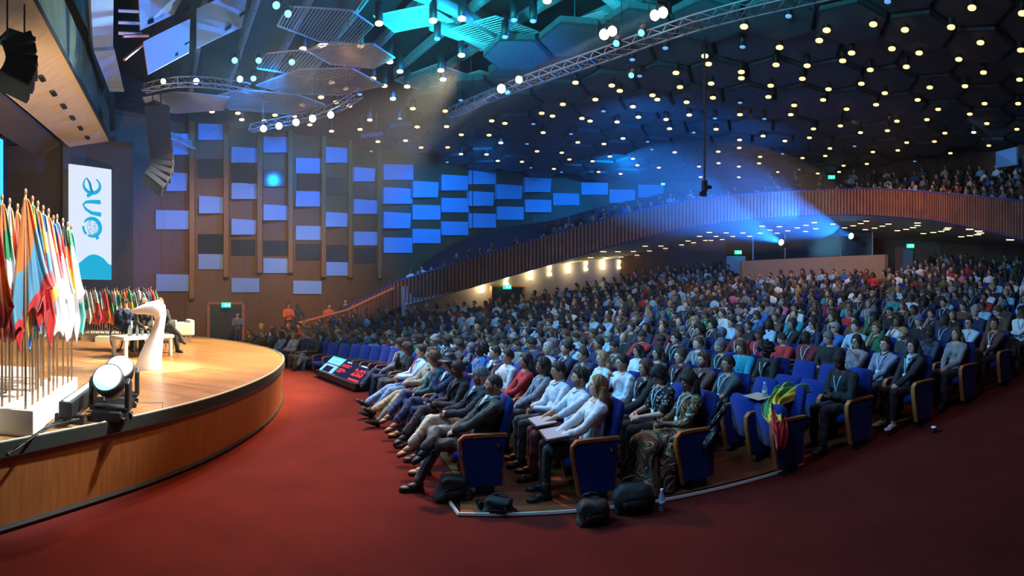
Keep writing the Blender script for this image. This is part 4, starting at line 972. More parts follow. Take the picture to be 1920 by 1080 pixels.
mb = MB(); mb.tube([lp(280,566,0), lp(278,556,0), lp(272,546,0), lp(268,542,0)], .012, 6); mb.cap(lp(272,545,0), lp(266,540,0), .022, .022, 8)
m_ = mb.build('microphone', 'dark_metal', smooth=True, label='small gooseneck microphone on top of the lectern', cat='microphone')
# ---------------------------------------------------------------- low table, bottles and glasses
ta, tb = at(236,674,ST), at(323,667,ST); tx_ = (tb-ta).normalized(); tn = Vector((-tx_.y,tx_.x,0)); TL = (tb-ta).length
tr = empty('coffee_table', ta, math.atan2(tx_.y, tx_.x), 'low white rectangular coffee table behind the lectern', 'table')
MB().rbox((TL/2,.3,.42), (TL+.1,.62,.07), .008).build('tabletop', 'white', tr)
for x in (.02, TL-.02):
    for y in (.04,.56): MB().rbox((x,y,.20), (.07,.07,.39), .006).build('leg', 'white', tr)
for i, (x, y) in enumerate(((.22,.25),(.30,.32),(.40,.22))):
    mb = MB(); mb.lathe([(.030,0),(.032,.02),(.031,.14),(.012,.19),(.012,.21)], 14); p = tr.matrix_world
    pt = ta+tx_*x+tn*y; bo = empty('water_bottle', (pt.x,pt.y,ST+.456), 0, f"clear plastic water bottle on the white coffee table, {ordinal(i+1)} from its left", 'bottle', 'bottles on the coffee table')
    mb.build('bottle_body', 'plastic_clear', bo, True); MB().lathe([(.014,.205),(.014,.225)], 12).build('cap', 'banner_cyan', bo)
for i, (x, y) in enumerate(((.50,.2),(.58,.3),(.66,.2))):
    pt = ta+tx_*x+tn*y; mb = MB(); mb.lathe([(.024,0),(.030,.10),(.028,.10),(.022,.006)], 14); mb.build('glass', 'plastic_clear', None, True, loc=(pt.x,pt.y,ST+.456), label=f"small clear tumbler on the coffee table, {ordinal(i+1)} from the left", cat='glass', group='tumblers on the coffee table')
# ---------------------------------------------------------------- armchair
ac = far(334,636,13.6); ar = empty('armchair', (ac.x,ac.y,ST), -2.3, 'white low armchair at the back of the stage', 'armchair')
bevel(MB().box((0,0,.30), (.62,.52,.20)).build('seat', 'white', ar), .03); bevel(MB().box((-.34,0,.42), (.14,.70,.42)).build('backrest', 'white', ar), .03)
for y in (-.33,.33): bevel(MB().box((0,y,.38), (.72,.13,.34)).build('arm', 'white', ar), .03)
for x in (-.3,.3):
    for y in (-.3,.3): MB().cone((x,y,0),(x,y,.2),.018,.022,8).build('leg', 'steel', ar)
# ---------------------------------------------------------------- wheelchair
wc = far(238,655,11.6); wcr = empty('wheelchair', (wc.x,wc.y,ST), rad(-15), 'black wheelchair beside the white coffee table', 'wheelchair')
for y in (-.29,.29):
    mb = MB(); mb.tube([(.31*cos(a), y, .31+.31*sin(a)) for a in [k*PI/18 for k in range(37)]], .020, 8); wh = mb.build('wheel', 'tyre', wcr, True)
    mb = MB(); mb.tube([(.26*cos(a), y*1.07, .31+.26*sin(a)) for a in [k*PI/18 for k in range(37)]], .009, 6)
    for k in range(14): mb.cone((0,y,.31), (.30*cos(k*PI/7), y, .31+.30*sin(k*PI/7)), .003, .003, 4)
    mb.build('hand_rim', 'steel', wh, True)
    mb = MB(); mb.tube([(.42+.075*cos(a), y*.8, .075+.065*sin(a)) for a in [k*PI/8 for k in range(17)]], .014, 6); mb.build('caster', 'tyre', wcr, True)
mb = MB()
for y in (-.23,.23): mb.tube([(-.22,y,.95),(-.20,y,.48),(.30,y,.46),(.42,y,.22),(.55,y,.08)], .014, 6); mb.tube([(-.2,y,.70),(.2,y,.70),(.25,y,.48)], .014, 6)
mb.build('frame', 'black_gloss', wcr, True); bevel(MB().box((.05,0,.47), (.44,.44,.05)).build('seat', 'black', wcr), .01); bevel(MB().box((-.21,0,.70), (.04,.42,.36)).build('backrest', 'black', wcr), .01)

# ---------------------------------------------------------------- moving heads and LED bar on the stage edge
def moving_head(base, rz, label, aim):
    r = empty('moving_head_light', base, rz, label, 'stage light', 'moving head lights on the stage edge')
    bevel(MB().box((0,0,.06), (.30,.36,.11), taper=.12).build('base', 'black', r), .015)
    for y in (-.19,.19):
        for x in (-.1,.1): MB().rbox((x*1.25,y*.95,.035), (.07,.05,.07), .012).build('handle', 'black_gloss', r)
    mb = MB()
    for y in (-.20,.20): mb.prism([(-.07,y-.025,.12),(.07,y-.025,.12),(.06,y-.025,.40),(.0,y-.025,.45),(-.06,y-.025,.40)], (0,.05,0))
    mb.box((0,0,.125), (.16,.42,.05)); bevel(mb.build('yoke', 'black', r), .012)
    Mx = Matrix.Translation((0,0,.38)) @ Matrix.Rotation(aim, 4, 'Y')
    mb = MB(); mb.lathe([(.02,-.17),(.10,-.16),(.14,-.08),(.165,.02),(.172,.12),(.160,.13)], 28, Mx); h = mb.build('head', 'black', r, True)
    mb = MB(); mb.lathe([(.001,.131),(.150,.131),(.150,.137),(.001,.139)], 28, Mx); mb.build('lens', 'cool_glow', h, True)
    return r
p1, p2 = far(207,784,5.05), far(226,765,5.75)
moving_head((p1.x,p1.y,ST), rad(-62), 'nearer black moving head stage light with a glowing pale cyan lens', rad(52))
moving_head((p2.x,p2.y,ST), rad(-50), 'farther moving head stage light half hidden behind the nearer one', rad(46))
a, b = far(122,787,4.75), far(176,752,5.9); a.z = b.z = ST; dd = (b-a).normalized(); ang = math.atan2(dd.y, dd.x); LB = empty('led_bar', a, ang, 'black LED batten with a strip of cool lights lying beside the plinth', 'stage light')
ln = (b-a).length; bevel(MB().box((ln/2,0,.17), (ln,.14,.16)).build('housing', 'black', LB), .012)
for k in range(14): MB().lathe([(.001,0),(.034,0),(.034,.012),(.001,.014)], 10, c=(ln*(k+.7)/14.4,0,.25)).build('led', 'cool_glow', LB)
for x in (.15, ln-.15): MB().box((x,0,.05), (.05,.3,.09)).build('foot', 'black', LB)
for k in range(5):
    rnd = random.Random(k); p = [Vector((a.x+.02*k, a.y+.03*k, ST+.08))]+[at(102-k*3+rnd.uniform(-3,3)-i*13, 792+i*9+k*2, ST+.02) for i in range(7)]
    q_ = [p[0]]+[v for v in p[1:]]; mb = MB(); mb.tube([tuple(v) for v in smooth_line([tuple(v) for v in q_], 30)], .010, 6); mb.build('cable', 'black', smooth=True, label='black power cable running from the LED batten over the stage edge', cat='cable', group='cables beside the plinth')
for k in range(4):
    rnd = random.Random(k+9); c = a+dd*(.25+.2*k)+Vector((dd.y,-dd.x,0))*.16; mb = MB()
    mb.tube([(c.x+.12*cos(t)+.03*t*dd.x, c.y+.07*sin(t)+.03*t*dd.y, ST+.03+.015*sin(t*1.3+k)) for t in np.linspace(0, 9, 40)], .008, 6); mb.build('cable_coil', 'black', smooth=True, label='tangle of black cable on the stage under the LED batten', cat='cable', group='cable tangles under the batten')
# ---------------------------------------------------------------- hexagonal ceiling clouds
HZ = 9.95; HD = 2.02
def hexagon(cx, cy, z, R_, m, tilt=0):
    mb = MB(); P = [(R_*cos(PI/3*i), R_*sin(PI/3*i), 0) for i in range(6)]; mb.prism(P, (0,0,.05))
    Q = [(R_*.97*cos(PI/3*i), R_*.97*sin(PI/3*i), .05) for i in range(6)]
    for i in range(6):
        a, b = Vector(P[i]), Vector(P[(i+1) % 6]); mb.prism([a, b, b+Vector((0,0,.22)), a+Vector((0,0,.22))], (a+b)*-.02)
    return mb
hexme = hexagon(0, 0, 0, HD/math.sqrt(3)*.93, 'hexpanel').mesh('ceiling_cloud', 'hexpanel', False)
rodme = MB().cone((0,0,.05),(0,0,1.6),.015,.015,5).mesh('hanger_rod', 'duct', False)
hx0 = None; nh = 0
for i in range(-16, 17):
    for j in range(-16, 17):
        x = 14.15+HD*(i*cos(PI/6)+0*j); y = 13.5+HD*(i*.5+j)
        if not (inside(x*1.0, y, [(-13.5,16.5),(-7.4,23.8),(-2,29),(1.4,31),(10.2,31.4),(16.4,27.5),(19.0,22.5),(20.8,17.5),(21.4,12),(21.4,3),(3,3),(3,3)])): continue
        th = math.atan2(x, y); r = math.hypot(x, y); u = 960+CF*th
        if th > 1.12: continue
        # only beyond the lighting truss; nearer the stage the grid is open
        if (x-(-2.1))*(8.6-17.1)-(y-17.1)*(6.0+2.1) > -6 : continue
        z = HZ+.10*((i*2+j*5) % 3-1)
        o = put('ceiling_cloud', hexme, None, (x,y,z), label='dark hexagonal acoustic cloud hung flat below the ceiling', cat='ceiling panel', group='hexagonal ceiling clouds'); nh += 1
        put('hanger_rod', rodme, o)
# recessed downlights, read from the photograph and hung at their real height
def zoomed(ox, s): return [(ox+a/3, b/3) for a, b in s]
LIT = zoomed(1280, [(345,150),(545,267),(525,365),(125,315),(145,360),(330,405),(330,440),(700,370),(673,443),(495,482),(482,545),(160,470),(170,550),(22,575),(37,647),(322,645),(188,727),(627,593),(608,645),(820,502),(790,562),(810,170),(768,228),(950,298),(900,342),(1055,393),(1005,471),(1137,524),(1088,589),(922,614),(887,708),(736,725),(713,775),(575,793),(452,765),(320,787),(318,832),(200,853),(202,918),(92,937),(101,996),(316,937),(316,997),(436,882),(430,919),(537,968),(674,889),(828,835),(802,877),(760,976),(880,967),(905,932),(1036,922),(1000,746),(1152,735),(1205,682),(1374,673),(1070,855),(1210,846),(1260,802),(1416,796),(1475,749),(1637,745),(1506,862),(1722,819),(1711,695),(1880,727),(1615,642),(1437,615),(1322,562),(1390,492),(1588,485),(1258,376),(1330,298),(1177,274),(1250,168),(1072,137),(1510,153),(1627,44),(1910,75),(1675,240),(1553,334),(1692,408),(1895,448),(1902,282),(1698,583),(1887,583)]) + \
 zoomed(640, [(212,132),(108,256),(272,348),(330,402),(178,442),(242,483),(28,500),(45,596),(370,487),(290,556),(402,611),(160,675),(105,728),(427,714),(592,712),(585,625),(572,447),(560,396),(676,311),(517,116),(678,105),(1158,5),(206,797),(361,791),(449,830),(598,829),(675,758),(673,867),(831,760),(817,869),(897,804),(846,680),(920,694),(880,905),(1016,910),(1101,851),(1135,746),(1127,637),(1188,653),(1246,587),(1317,465),(1429,560),(1353,666),(1399,681),(1330,801),(1240,859),(1283,897),(1413,907),(1196,950),(1447,967),(1571,978),(1510,880),(1477,810),(1551,686),(1640,600),(1671,659),(1521,481),(1566,511),(1750,536),(1777,560),(1827,672),(1846,724),(1584,779),(1640,893),(1665,930),(1786,943),(1875,857),(1882,410),(1905,490)]) + \
 zoomed(0, [(1704,275),(1866,465),(1806,547),(1700,591),(1890,575),(1192,628),(1338,637),(1360,673),(1547,648),(1655,655),(1487,680),(1743,702),(1865,738)])
UNLIT = zoomed(1280, [(595,90),(337,263),(1153,8),(323,577),(182,665),(460,668),(62,745),(562,865),(967,822),(1305,907),(655,953)])+zoomed(640, [(540,217),(921,207),(672,563),(972,112),(1079,118),(330,667),(103,531),(1823,270),(1637,335),(1678,427),(1474,625),(1080,697),(1292,753),(1045,809),(1723,797),(1747,840),(168,851),(595,912),(1238,968),(1067,943)])
LZ = 9.72
def dl_mesh(m):
    mb = MB(); mb.lathe([(.085,0),(.10,.0),(.10,.55),(.085,.55)], 12); mb.mi = 1; mb.lathe([(.001,-.02),(.07,-.018),(.082,.0),(.082,.02)], 14)
    return mb
hous = MB().lathe([(.085,0),(.112,.0),(.112,.58),(.085,.58)], 12).mesh('housing', 'black', True)
ringm = MB().lathe([(.035,-.028),(.108,-.022),(.115,.0),(.108,.03),(.035,.03)], 14).mesh('lens', 'lamp_glow', True)
rodm = MB().cone((0,0,.5),(0,0,2.0),.008,.008,4).mesh('cable', 'black', False)
ringb = MB().lathe([(.03,-.02),(.085,-.018),(.090,.0),(.08,.02),(.03,.02)], 14).mesh('lens', 'unlit_lens_glow', True)
for k, (u, v) in enumerate(LIT+UNLIT):
    p = at(u, v, LZ); lit = k < len(LIT)
    th = math.atan2(p.x, p.y)
    root = put('ceiling_downlight', hous, None, p, label=('small round ceiling downlight glowing warm yellow under the dark ceiling' if lit else 'unlit round ceiling downlight with a faint blue lens'), cat='ceiling light', group='lit ceiling downlights' if lit else 'unlit ceiling downlights')
    put('lens', ringm if lit else ringb, root)
# ---------------------------------------------------------------- open technical ceiling over the front of the hall
rnd = random.Random(5)
for k in range(9):
    x0 = -10+k*1.9; mb = MB(); mb.box((0,0,0), (.16,17,.28)); mb.mi = 1
    for q in range(12): mb.box((.0,-8+q*1.45,-.18), (.06,1.2,.04))
    mb.build('roof_beam', ['duct','mesh_metal'], loc=(x0+1.5, 11.5+k*.2, CEIL+.95), rz=rad(42), label='long dark steel roof beam crossing the open ceiling', cat='beam', group='roof beams of the open ceiling')
for k in range(6):
    p = (-7+k*2.3, 7.5+(k*7 % 5)*1.7, CEIL+.12+.01*k); mb = MB(); ln = 5+rnd.random()*3
    mb.tube([(0,0,0),(ln*.5,.0,.0),(ln,.3,0)], .13+.04*(k % 3), 12); mb.build('air_duct', 'duct', smooth=True, loc=p, rz=rad(42), label='round metal air duct in the open ceiling', cat='duct', group='air ducts in the open ceiling')
# slatted metal ceiling grilles hung in the open zone
def grille(P, nm, label, group, n=26, m='mesh_metal'):
    c = sum(P, Vector())/len(P); r = empty(nm, c, 0, label, 'grille', group); mb = MB(); Q = [p-c for p in P]
    for i in range(len(Q)): mb.tube([Q[i], Q[(i+1) % len(Q)]], .028, 4)
    mb.build('frame', m, r); mb = MB(); a0, a1 = Q[0], Q[1]; ax = (a1-a0).normalized()
    nrm = (Q[1]-Q[0]).cross(Q[2]-Q[0]).normalized(); ay = nrm.cross(ax)
    pts2 = [(q.dot(ax), q.dot(ay)) for q in Q]; y0, y1 = min(p[1] for p in pts2), max(p[1] for p in pts2)
    for k in range(1, n):
        y = y0+(y1-y0)*k/n; xs = []
        for i in range(len(pts2)):
            (xa, ya), (xb, yb) = pts2[i], pts2[(i+1) % len(pts2)]
            if (ya > y) != (yb > y): xs.append(xa+(xb-xa)*(y-ya)/(yb-ya))
        if len(xs) >= 2: mb.tube([ax*min(xs)+ay*y, ax*max(xs)+ay*y], .020, 4)
    mb.build('slats', m, r)
GZ = 9.6
for k, q in enumerate([((520,48),(540,12),(660,20),(700,48),(668,82),(600,78)), ((480,128),(500,100),(560,94),(640,110),(655,140),(600,150)), ((480,160),(560,130),(660,128),(720,160),(640,178),(540,176)), ((395,182),(450,168),(560,178),(610,196),(540,214),(430,205)), ((268,183),(330,172),(430,182),(420,206),(330,212),(280,205)),
     ((575,95),(600,84),(700,82),(740,108),(700,128),(620,120))]):
    z = GZ-.15*k; grille([at(u, v, z) for u, v in q], 'ceiling_grille', f"hexagonal slatted metal ceiling grille in the open zone, {ordinal(k+1)} of six", 'slatted ceiling grilles')
for k, q in enumerate([((950,80),(1010,70),(1085,100),(1020,115)), ((830,60),(930,30),(1010,60),(900,95)), ((740,150),(820,120),(890,145),(800,175)), ((1040,50),(1130,20),(1190,45),(1110,75)), ((700,30),(800,10),(850,40),(740,60)), ((840,150),(900,132),(960,150),(880,172))]):
    grille([at(u, v, 10.1+.1*(k % 3)) for u, v in q], 'catwalk_grating', f"turquoise-lit catwalk grating high in the open ceiling, {ordinal(k+1)} of six", 'catwalk gratings', n=14, m='duct')

# ---------------------------------------------------------------- lighting trusses
def truss(nm, pts, wd, label):
    pts = [Vector(p) for p in pts]; r = empty(nm, pts[0], 0, label, 'truss'); P = [p-pts[0] for p in pts]
    path = [Vector(q) for q in smooth_line([tuple(p) for p in P], max(10, int(sum((P[i+1]-P[i]).length for i in range(len(P)-1))/.45)))]
    ch = []
    for sx_, sz in ((-1,0),(1,0),(0,1.2)):
        c = []
        for i, p in enumerate(path):
            d = (path[min(i+1,len(path)-1)]-path[max(i-1,0)]).normalized(); l = Vector((-d.y,d.x,0)).normalized(); c.append(p+l*sx_*wd/2+Vector((0,0,sz*wd*.7)))
        ch.append(c); MB().tube(c, .025, 6).build('chord', 'mesh_metal', r, True)
    mb = MB()
    for i in range(len(path)-1):
        for a, b in ((0,1),(1,2),(2,0)): mb.cone(ch[a][i], ch[b][i+1], .011, .011, 4, False); mb.cone(ch[a][i], ch[b][i], .011, .011, 4, False)
    mb.build('lacing', 'mesh_metal', r)
    for i in (1, len(path)//2, len(path)-2): MB().cone(path[i]+Vector((0,0,.2)), path[i]+Vector((0,0,3)), .012, .012, 4).build('hanger', 'black', r)
    return r
truss('lighting_truss', [at(842,218,8.6), at(1130,112,8.6), at(1330,43,8.6), at(1512,2,8.6), at(1640,-30,8.6)], .36, 'long straight lighting truss running over the hall from the stage side')
truss('lighting_truss', [at(470,246,8.0), at(560,229,8.0), at(640,206,8.0), at(672,180,8.1)], .30, 'curved lighting truss with a row of bright lamps near the side wall')
truss('lighting_truss', [at(270,172,8.6), at(320,158,8.6), at(400,160,8.6), at(470,172,8.6)], .30, 'short arched truss with two bright lamps above the stage')
truss('lighting_truss', [far(312,262,17.5), far(335,272,18), far(360,282,18.5)], .4, 'small dark lattice truss section against the left wall')
def stage_lamp(p, aim, label, size=.16, glow='spot_glow', grp='stage lamps on the trusses'):
    r = empty('stage_lamp', p, 0, label, 'stage light', grp); d = (Vector(aim)-p).normalized(); Mx = d.to_track_quat('Z','Y').to_matrix().to_4x4()
    MB().lathe([(.04,-.30),(size*.8,-.26),(size,0),(size,.04)], 14, Mx).build('body', 'black', r, True)
    MB().lathe([(.001,.045),(size*.85,.045),(size*.85,.05)], 14, Mx).build('lens', glow, r)
    mb = MB(); mb.tube([(-size*1.15,0,0),(-size*1.15,0,.25),(size*1.15,0,.25),(size*1.15,0,0)], .016, 4); mb.build('yoke', 'dark_metal', r)
nm_i = 0
for (u, v, z, s) in ((494,241,7.9,.13),(523,236,7.9,.13),(555,229,7.9,.13),(586,222,7.9,.13),(620,215,7.9,.12),(306,152,8.7,.09),(368,152,8.7,.10),(450,148,8.7,.10),(940,166,8.5,.15),(973,149,8.5,.12),(1133,64,8.5,.14),(1148,58,8.5,.13),(1228,28,8.5,.13),(1243,23,8.5,.13)):
    nm_i += 1; p = at(u, v, z); stage_lamp(p, (p.x*.25, p.y*.25, 2), f"bright white stage lamp on a truss, {ordinal(nm_i)} in order along {'the curved truss' if nm_i < 6 else 'the stage truss' if nm_i < 9 else 'the long truss'}", s)
for k, (u, v) in enumerate(((485,112),(440,112),(475,146),(547,115),(518,8),(540,24),(1156,80),(1203,60),(952,172),(1184,140))):
    p = at(u, v, 8.7); stage_lamp(p, (p.x*.4-1, p.y*.6, 2), f"cyan glowing spotlight hung in the rigging, {ordinal(k+1)} of ten", .10, 'cyan_glow', 'cyan spotlights in the rigging')
# hanging pole with a camera at the centre right, thin cable drops
pt, pb = at(1323,40,8.7), None; rp = far(1321,350,14.3); top_ = Vector((rp.x, rp.y, 10.2))
hp = empty('hanging_camera', rp, 0, 'black camera hanging on a long thin pole from the ceiling', 'camera')
MB().cone((0,0,.1), top_-rp, .035, .028, 8).build('pole', 'black', hp); bevel(MB().box((0,0,.02), (.16,.16,.34)).build('housing', 'black', hp), .03)
MB().lathe([(.05,0),(.07,.05),(.05,.22)], 12, Matrix.Rotation(PI/2,4,'Y')).build('lens_barrel', 'black_gloss', hp, True); MB().box((-.05,0,-.22), (.2,.12,.12)).build('bracket', 'black', hp)
for k, (u, v0, v1) in enumerate(((886,225,468),)):
    a = far(u, v1, 17.0); MB().cone(a, (a.x,a.y,9.9), .018, .018, 5).build('hanging_cable', 'black', label='thin dark cable hanging from the ceiling in front of the wall boards', cat='cable')
# ---------------------------------------------------------------- line arrays
def line_array(nm, path, w0, label, n=9, dep=.55):
    r = empty(nm, path[0], 0, label, 'loudspeaker'); P = smooth_line([tuple(Vector(p)-path[0]) for p in path], n+1)
    for i in range(n):
        a, b = Vector(P[i]), Vector(P[i+1]); d = b-a; h = d.length; c = (a+b)/2
        z = -d.normalized(); face = Vector((path[0].x, path[0].y, 0)).normalized()*-1; face = (face-z*face.dot(z)).normalized(); sd_ = z.cross(face)
        Mx = Matrix.Translation(c) @ Matrix((face, sd_, z)).transposed().to_4x4()
        mb = MB(); ww = w0; mb.prism([(dep/2,-ww/2,-h*.46),(dep/2,ww/2,-h*.46),(dep/2,ww/2,h*.46),(dep/2,-ww/2,h*.46)], (-dep*.0-.02,0,0), Mx)
        mb.prism([(dep/2-.03,-ww/2,-h*.47),(-dep/2,-ww/2*.8,-h*.30),(-dep/2,-ww/2*.8,h*.30),(dep/2-.03,-ww/2,h*.47)], (0,ww*.97,0), Mx)
        c_ = mb.build('speaker_cabinet', 'speaker_black', r); MB().box((dep/2+.005,0,0), (.01,ww*.9,h*.72), Mx).build('grille', 'speaker_grille', c_)
    mb = MB(); mb.cone((0,.2,0),(0,.2,11-path[0].z),.02,.02,5); mb.cone((0,-.2,0),(0,-.2,11-path[0].z),.02,.02,5); mb.box((0,0,.05),(.5,w0,.08)); mb.build('rigging', 'dark_metal', r)
line_array('line_array_speaker', [far(294,203,15.5), far(296,250,15.5), far(304,300,15.4), far(300,330,15.2), far(283,348,15.0)], .75, 'tall curved black line array speaker hanging left of the wall boards', 12)
line_array('line_array_speaker', [far(30,80,9.6), far(45,110,9.6), far(42,135,9.5), far(22,165,9.3)], .62, 'dark curved line array speaker in the upper left corner', 5, .5)
# ---------------------------------------------------------------- white slotted reflector boards and grey service ducts above the stage
for k, (q, nm) in enumerate((((( 268,80),(355,37),(353,100),(277,141)),'lowest bright blue'),(((258,-25),(358,-35),(325,28),(262,58)),'upper left'),(((368,18),(466,-25),(452,52),(368,92)),'right-hand'))):
    P = [far(u, v, 13.0+.5*k+(.5 if i in (1,2) else 0)) for i, (u, v) in enumerate(q)]; c = sum(P, Vector())/4
    r = empty('reflector_board', c, 0, f"{nm} white slotted reflector board hung above the stage", 'ceiling panel', 'reflector boards above the stage')
    plate('board', [p-c for p in P], .06, 'white_board', r)
    a, b, d_ = P[0]-c, P[1]-c, P[3]-c; n_ = (b-a).cross(d_-a).normalized(); n_ = n_ if n_.dot(c) < 0 else -n_
    for s_, t_ in ((.12,.18),(.80,.16),(.15,.80),(.82,.62),(.55,.82)):
        o_ = a+(b-a)*s_+(d_-a)*t_; ux, uy = (b-a)*.11, (d_-a)*.09; mb = MB(); mb.prism([o_+n_*.005, o_+ux+n_*.005-uy*.4, o_+ux+uy*.7+n_*.005, o_+uy+n_*.005], n_*.02); mb.build('slot', 'black', r)
    for t_ in (.28,.5,.74):
        mb = MB(); mb.tube([a+(d_-a)*t_+n_*.01, b+((P[2]-c)-b)*t_+n_*.01], .008, 4); mb.build('seam', 'dark_metal', r)
plate('trim_service_box', [far(170,-5,11.5), far(213,-5,11.8), far(212,88,14.5), far(175,90,14.2)], .3, 'tile_blue', kind='structure')
plate('trim_service_panel', [far(176,96,14.2), far(215,94,14.4), far(233,172,16.5), far(206,172,16.5)], .2, 'tile_blue', kind='structure')
for k, (v,) in enumerate(((20,),(42,),(62,))): 
    a, b = far(222,v,13.5), far(266,v+2,13.5); MB().tube([a,b], .05, 4).build('service_rail', 'panel_edge', label=f"pale horizontal service rail in the dark gap by the reflector boards, {ordinal(k+1)} from the top", cat='rail')
for k, (u0,v0,u1,v1) in enumerate(((231,68,278,67),(233,112,268,84))):
    MB().tube([far(u0,v0,13.2), far(u1,v1,13.6)], .045, 6).build('red_brace', 'pink_steel', label=('red horizontal steel brace','red diagonal steel brace')[k]+' left of the reflector boards', cat='brace')

# ---------------------------------------------------------------- exit signs, sconces, soffit lights
def exit_sign(p, w_, label):
    d = Vector((p.x, p.y, 0)).normalized(); Mx = Matrix((( -d.y,0,-d.x,p.x),( d.x,0,-d.y,p.y),(0,1,0,p.z),(0,0,0,1))); Mx = Matrix(((d.y,0,-d.x,p.x),(-d.x,0,-d.y,p.y),(0,1,0,p.z),(0,0,0,1)))
    r = empty('exit_sign', (0,0,0), 0, label, 'exit sign', 'green exit signs'); h = w_*.5; r.location = p; Mx.translation = (0,0,0)
    MB().box((0,0,-.03), (w_,h,.06), Mx).build('light_box', 'green_glow', r)
    mb = MB(); k = w_/2; mb.ell((-.10*k,.28*k,.006), (.07*k,.07*k,.01), None, 8, 4, Mx)
    for poly in (((-.14,.18),(.0,.18),(-.06,-.10),(-.20,-.08)), ((-.06,-.06),(.06,-.18),(.16,-.16),(.02,-.0)), ((-.16,-.06),(-.30,-.30),(-.22,-.34),(-.08,-.1)), ((.0,.16),(.16,.06),(.14,0),(-.02,.08)), ((-.14,.16),(-.30,.10),(-.28,.04),(-.12,.08)), ((.35,.0),(.60,.22),(.60,.08),(.85,.08),(.85,-.08),(.60,-.08),(.60,-.22))):
        mb.prism([(x*k,y*k,.002) for x, y in poly], (0,0,.006), Mx)
    mb.build('pictogram', 'exit_white', r)
for (u, v, r, w_, l) in ((424,572,22.3,.42,'green exit sign above the far door beside the stage'),(951,538,23.4,.40,'green exit sign above the double door in the beige wall'),(1168,383,31.0,.38,'green exit sign high on the balcony side wall'),(1243,345,31,.25,'small green sign at the ceiling edge over the balcony'),(1559,332,29.5,.42,'green exit sign above the balcony audience'),(1384,473,27.0,.40,'green exit sign left of the sound booth'),(1707,461,23.0,.36,'green exit sign right of the sound booth')): exit_sign(far(u,v,r), w_, l)
plate('door_7', [far(1165,405,31.6), far(1192,398,31.6), far(1192,384,31.6), far(1165,388,31.6)], .05, 'lit_door', kind='structure')
SCON = [(903,539),(950,526),(995,515),(1031,508),(1066,503),(1099,499),(1131,497),(1161,496)]
for k, (u, v) in enumerate(SCON):
    p, e, r = on_wall(u, v, .10, BW); n_ = Vector((e.y,-e.x,0)); n_ = n_ if n_.dot(p) < 0 else -n_
    ro = empty('wall_sconce', p, 0, f"glowing yellow wall lamp under the balcony, {ordinal(k+1)} from the left", 'wall lamp', 'wall lamps under the balcony')
    e3 = e.to_3d()
    for (a, b) in ((-.06,.19),(.07,.20),(.02,.07),(-.02,-.06),(-.06,-.19),(.07,-.18)):
        mb = MB(); q_ = e3*a+Vector((0,0,b)); mb.cap(q_-Vector((0,0,.035)), q_+Vector((0,0,.035)), .05, .05, 8); mb.build('glass_bulb', 'sconce_glow', ro, True)
    mb = MB(); mb.box((0,0,0), (.06,.06,.55)); mb.build('backplate', 'dark_metal', ro)
    if k % 2 == 0: lamp('POINT', p+n_*.28, None, 22, (1.0,.80,.40), .12)
for k, (zx, zy) in enumerate([(447,364),(544,367),(645,373),(694,358),(740,342),(491,385),(591,389),(532,404),(692,393),(748,379),(846,351),(911,373),(960,360),(1002,349),(1033,335),(1028,383),(1080,374),(1124,362),(1158,351),(1208,388),(1257,380),(1296,370),(1321,345),(1321,359),(1354,405),(1410,398),(1455,392),(1484,382),(1492,371),(1567,421),(1616,415),(1660,409),(1674,399),(1664,387),(1614,371),(1842,436),(435,403),(339,402),(377,422),(245,401),(282,422),(150,398),(188,422),(95,421),(128,445),(222,445),(30,447),(61,470),(160,466)]+[((a/3.374+860-1280)*3, (b/3.374+300-300)*3) for a, b in [(915,568),(1008,570),(1105,569),(1207,567),(1308,563),(1410,557),(834,607),(928,606),(1027,604),(1128,599),(1180,535),(1280,536)]]):
    u, v = 1280+zx/3, 300+zy/3
    p = soffit_pt(u, v)-Vector((0,0,.05)); r = put('soffit_downlight', MB().rbox((0,0,0), (.30,.14,.05), .01).mesh('bezel', 'black'), None, p, -math.atan2(p.x,p.y), label='small oblong warm downlight set in the balcony soffit', cat='ceiling light', group='downlights in the balcony soffit')
    put('lens', MB().rbox((0,0,-.03), (.28,.12,.03), .01).mesh('lens', 'lamp_glow_small'), r)

for k, (u, v) in enumerate(((1466,455),(1597,443))):
    p = far(u, v, 24.2); ro = empty('projector', p, 0, f"{('left','right')[k]} bright blue-white projector in front of the sound booth glass", 'projector'); d = (Vector((-4,14,7.5))-p).normalized(); Mx = d.to_track_quat('Z','Y').to_matrix().to_4x4()
    MB().lathe([(.10,-.5),(.20,-.45),(.20,0),(.15,.04)], 16, Mx).build('body','black',ro,True); MB().lathe([(.001,.05),(.15,.05),(.15,.06)], 16, Mx).build('lens','proj_glow',ro)
    MB().cone((0,0,-.15),(0,0,-1.0),.03,.03,6).build('stand','black',ro)

for k, (u0,v0,u1,v1) in enumerate(((1867,285,1906,315),(1914,292,1960,322))):
    F = [far(u0,v1,24.6), far(u1,v1-6,23.4), far(u1,v0-10,23.4), far(u0,v0,24.0)]; plate('acoustic_panel', F, .12, 'panel_blue_wash', label=f"blue-lit acoustic board high on the right-hand rear wall, {('left','right edge')[k]} one", cat='panel')
lamp('SPOT', (15.0,12.0,9.2), far(1890,300,24.4), 420, (.25,.55,1.0), .2, 40, .7)
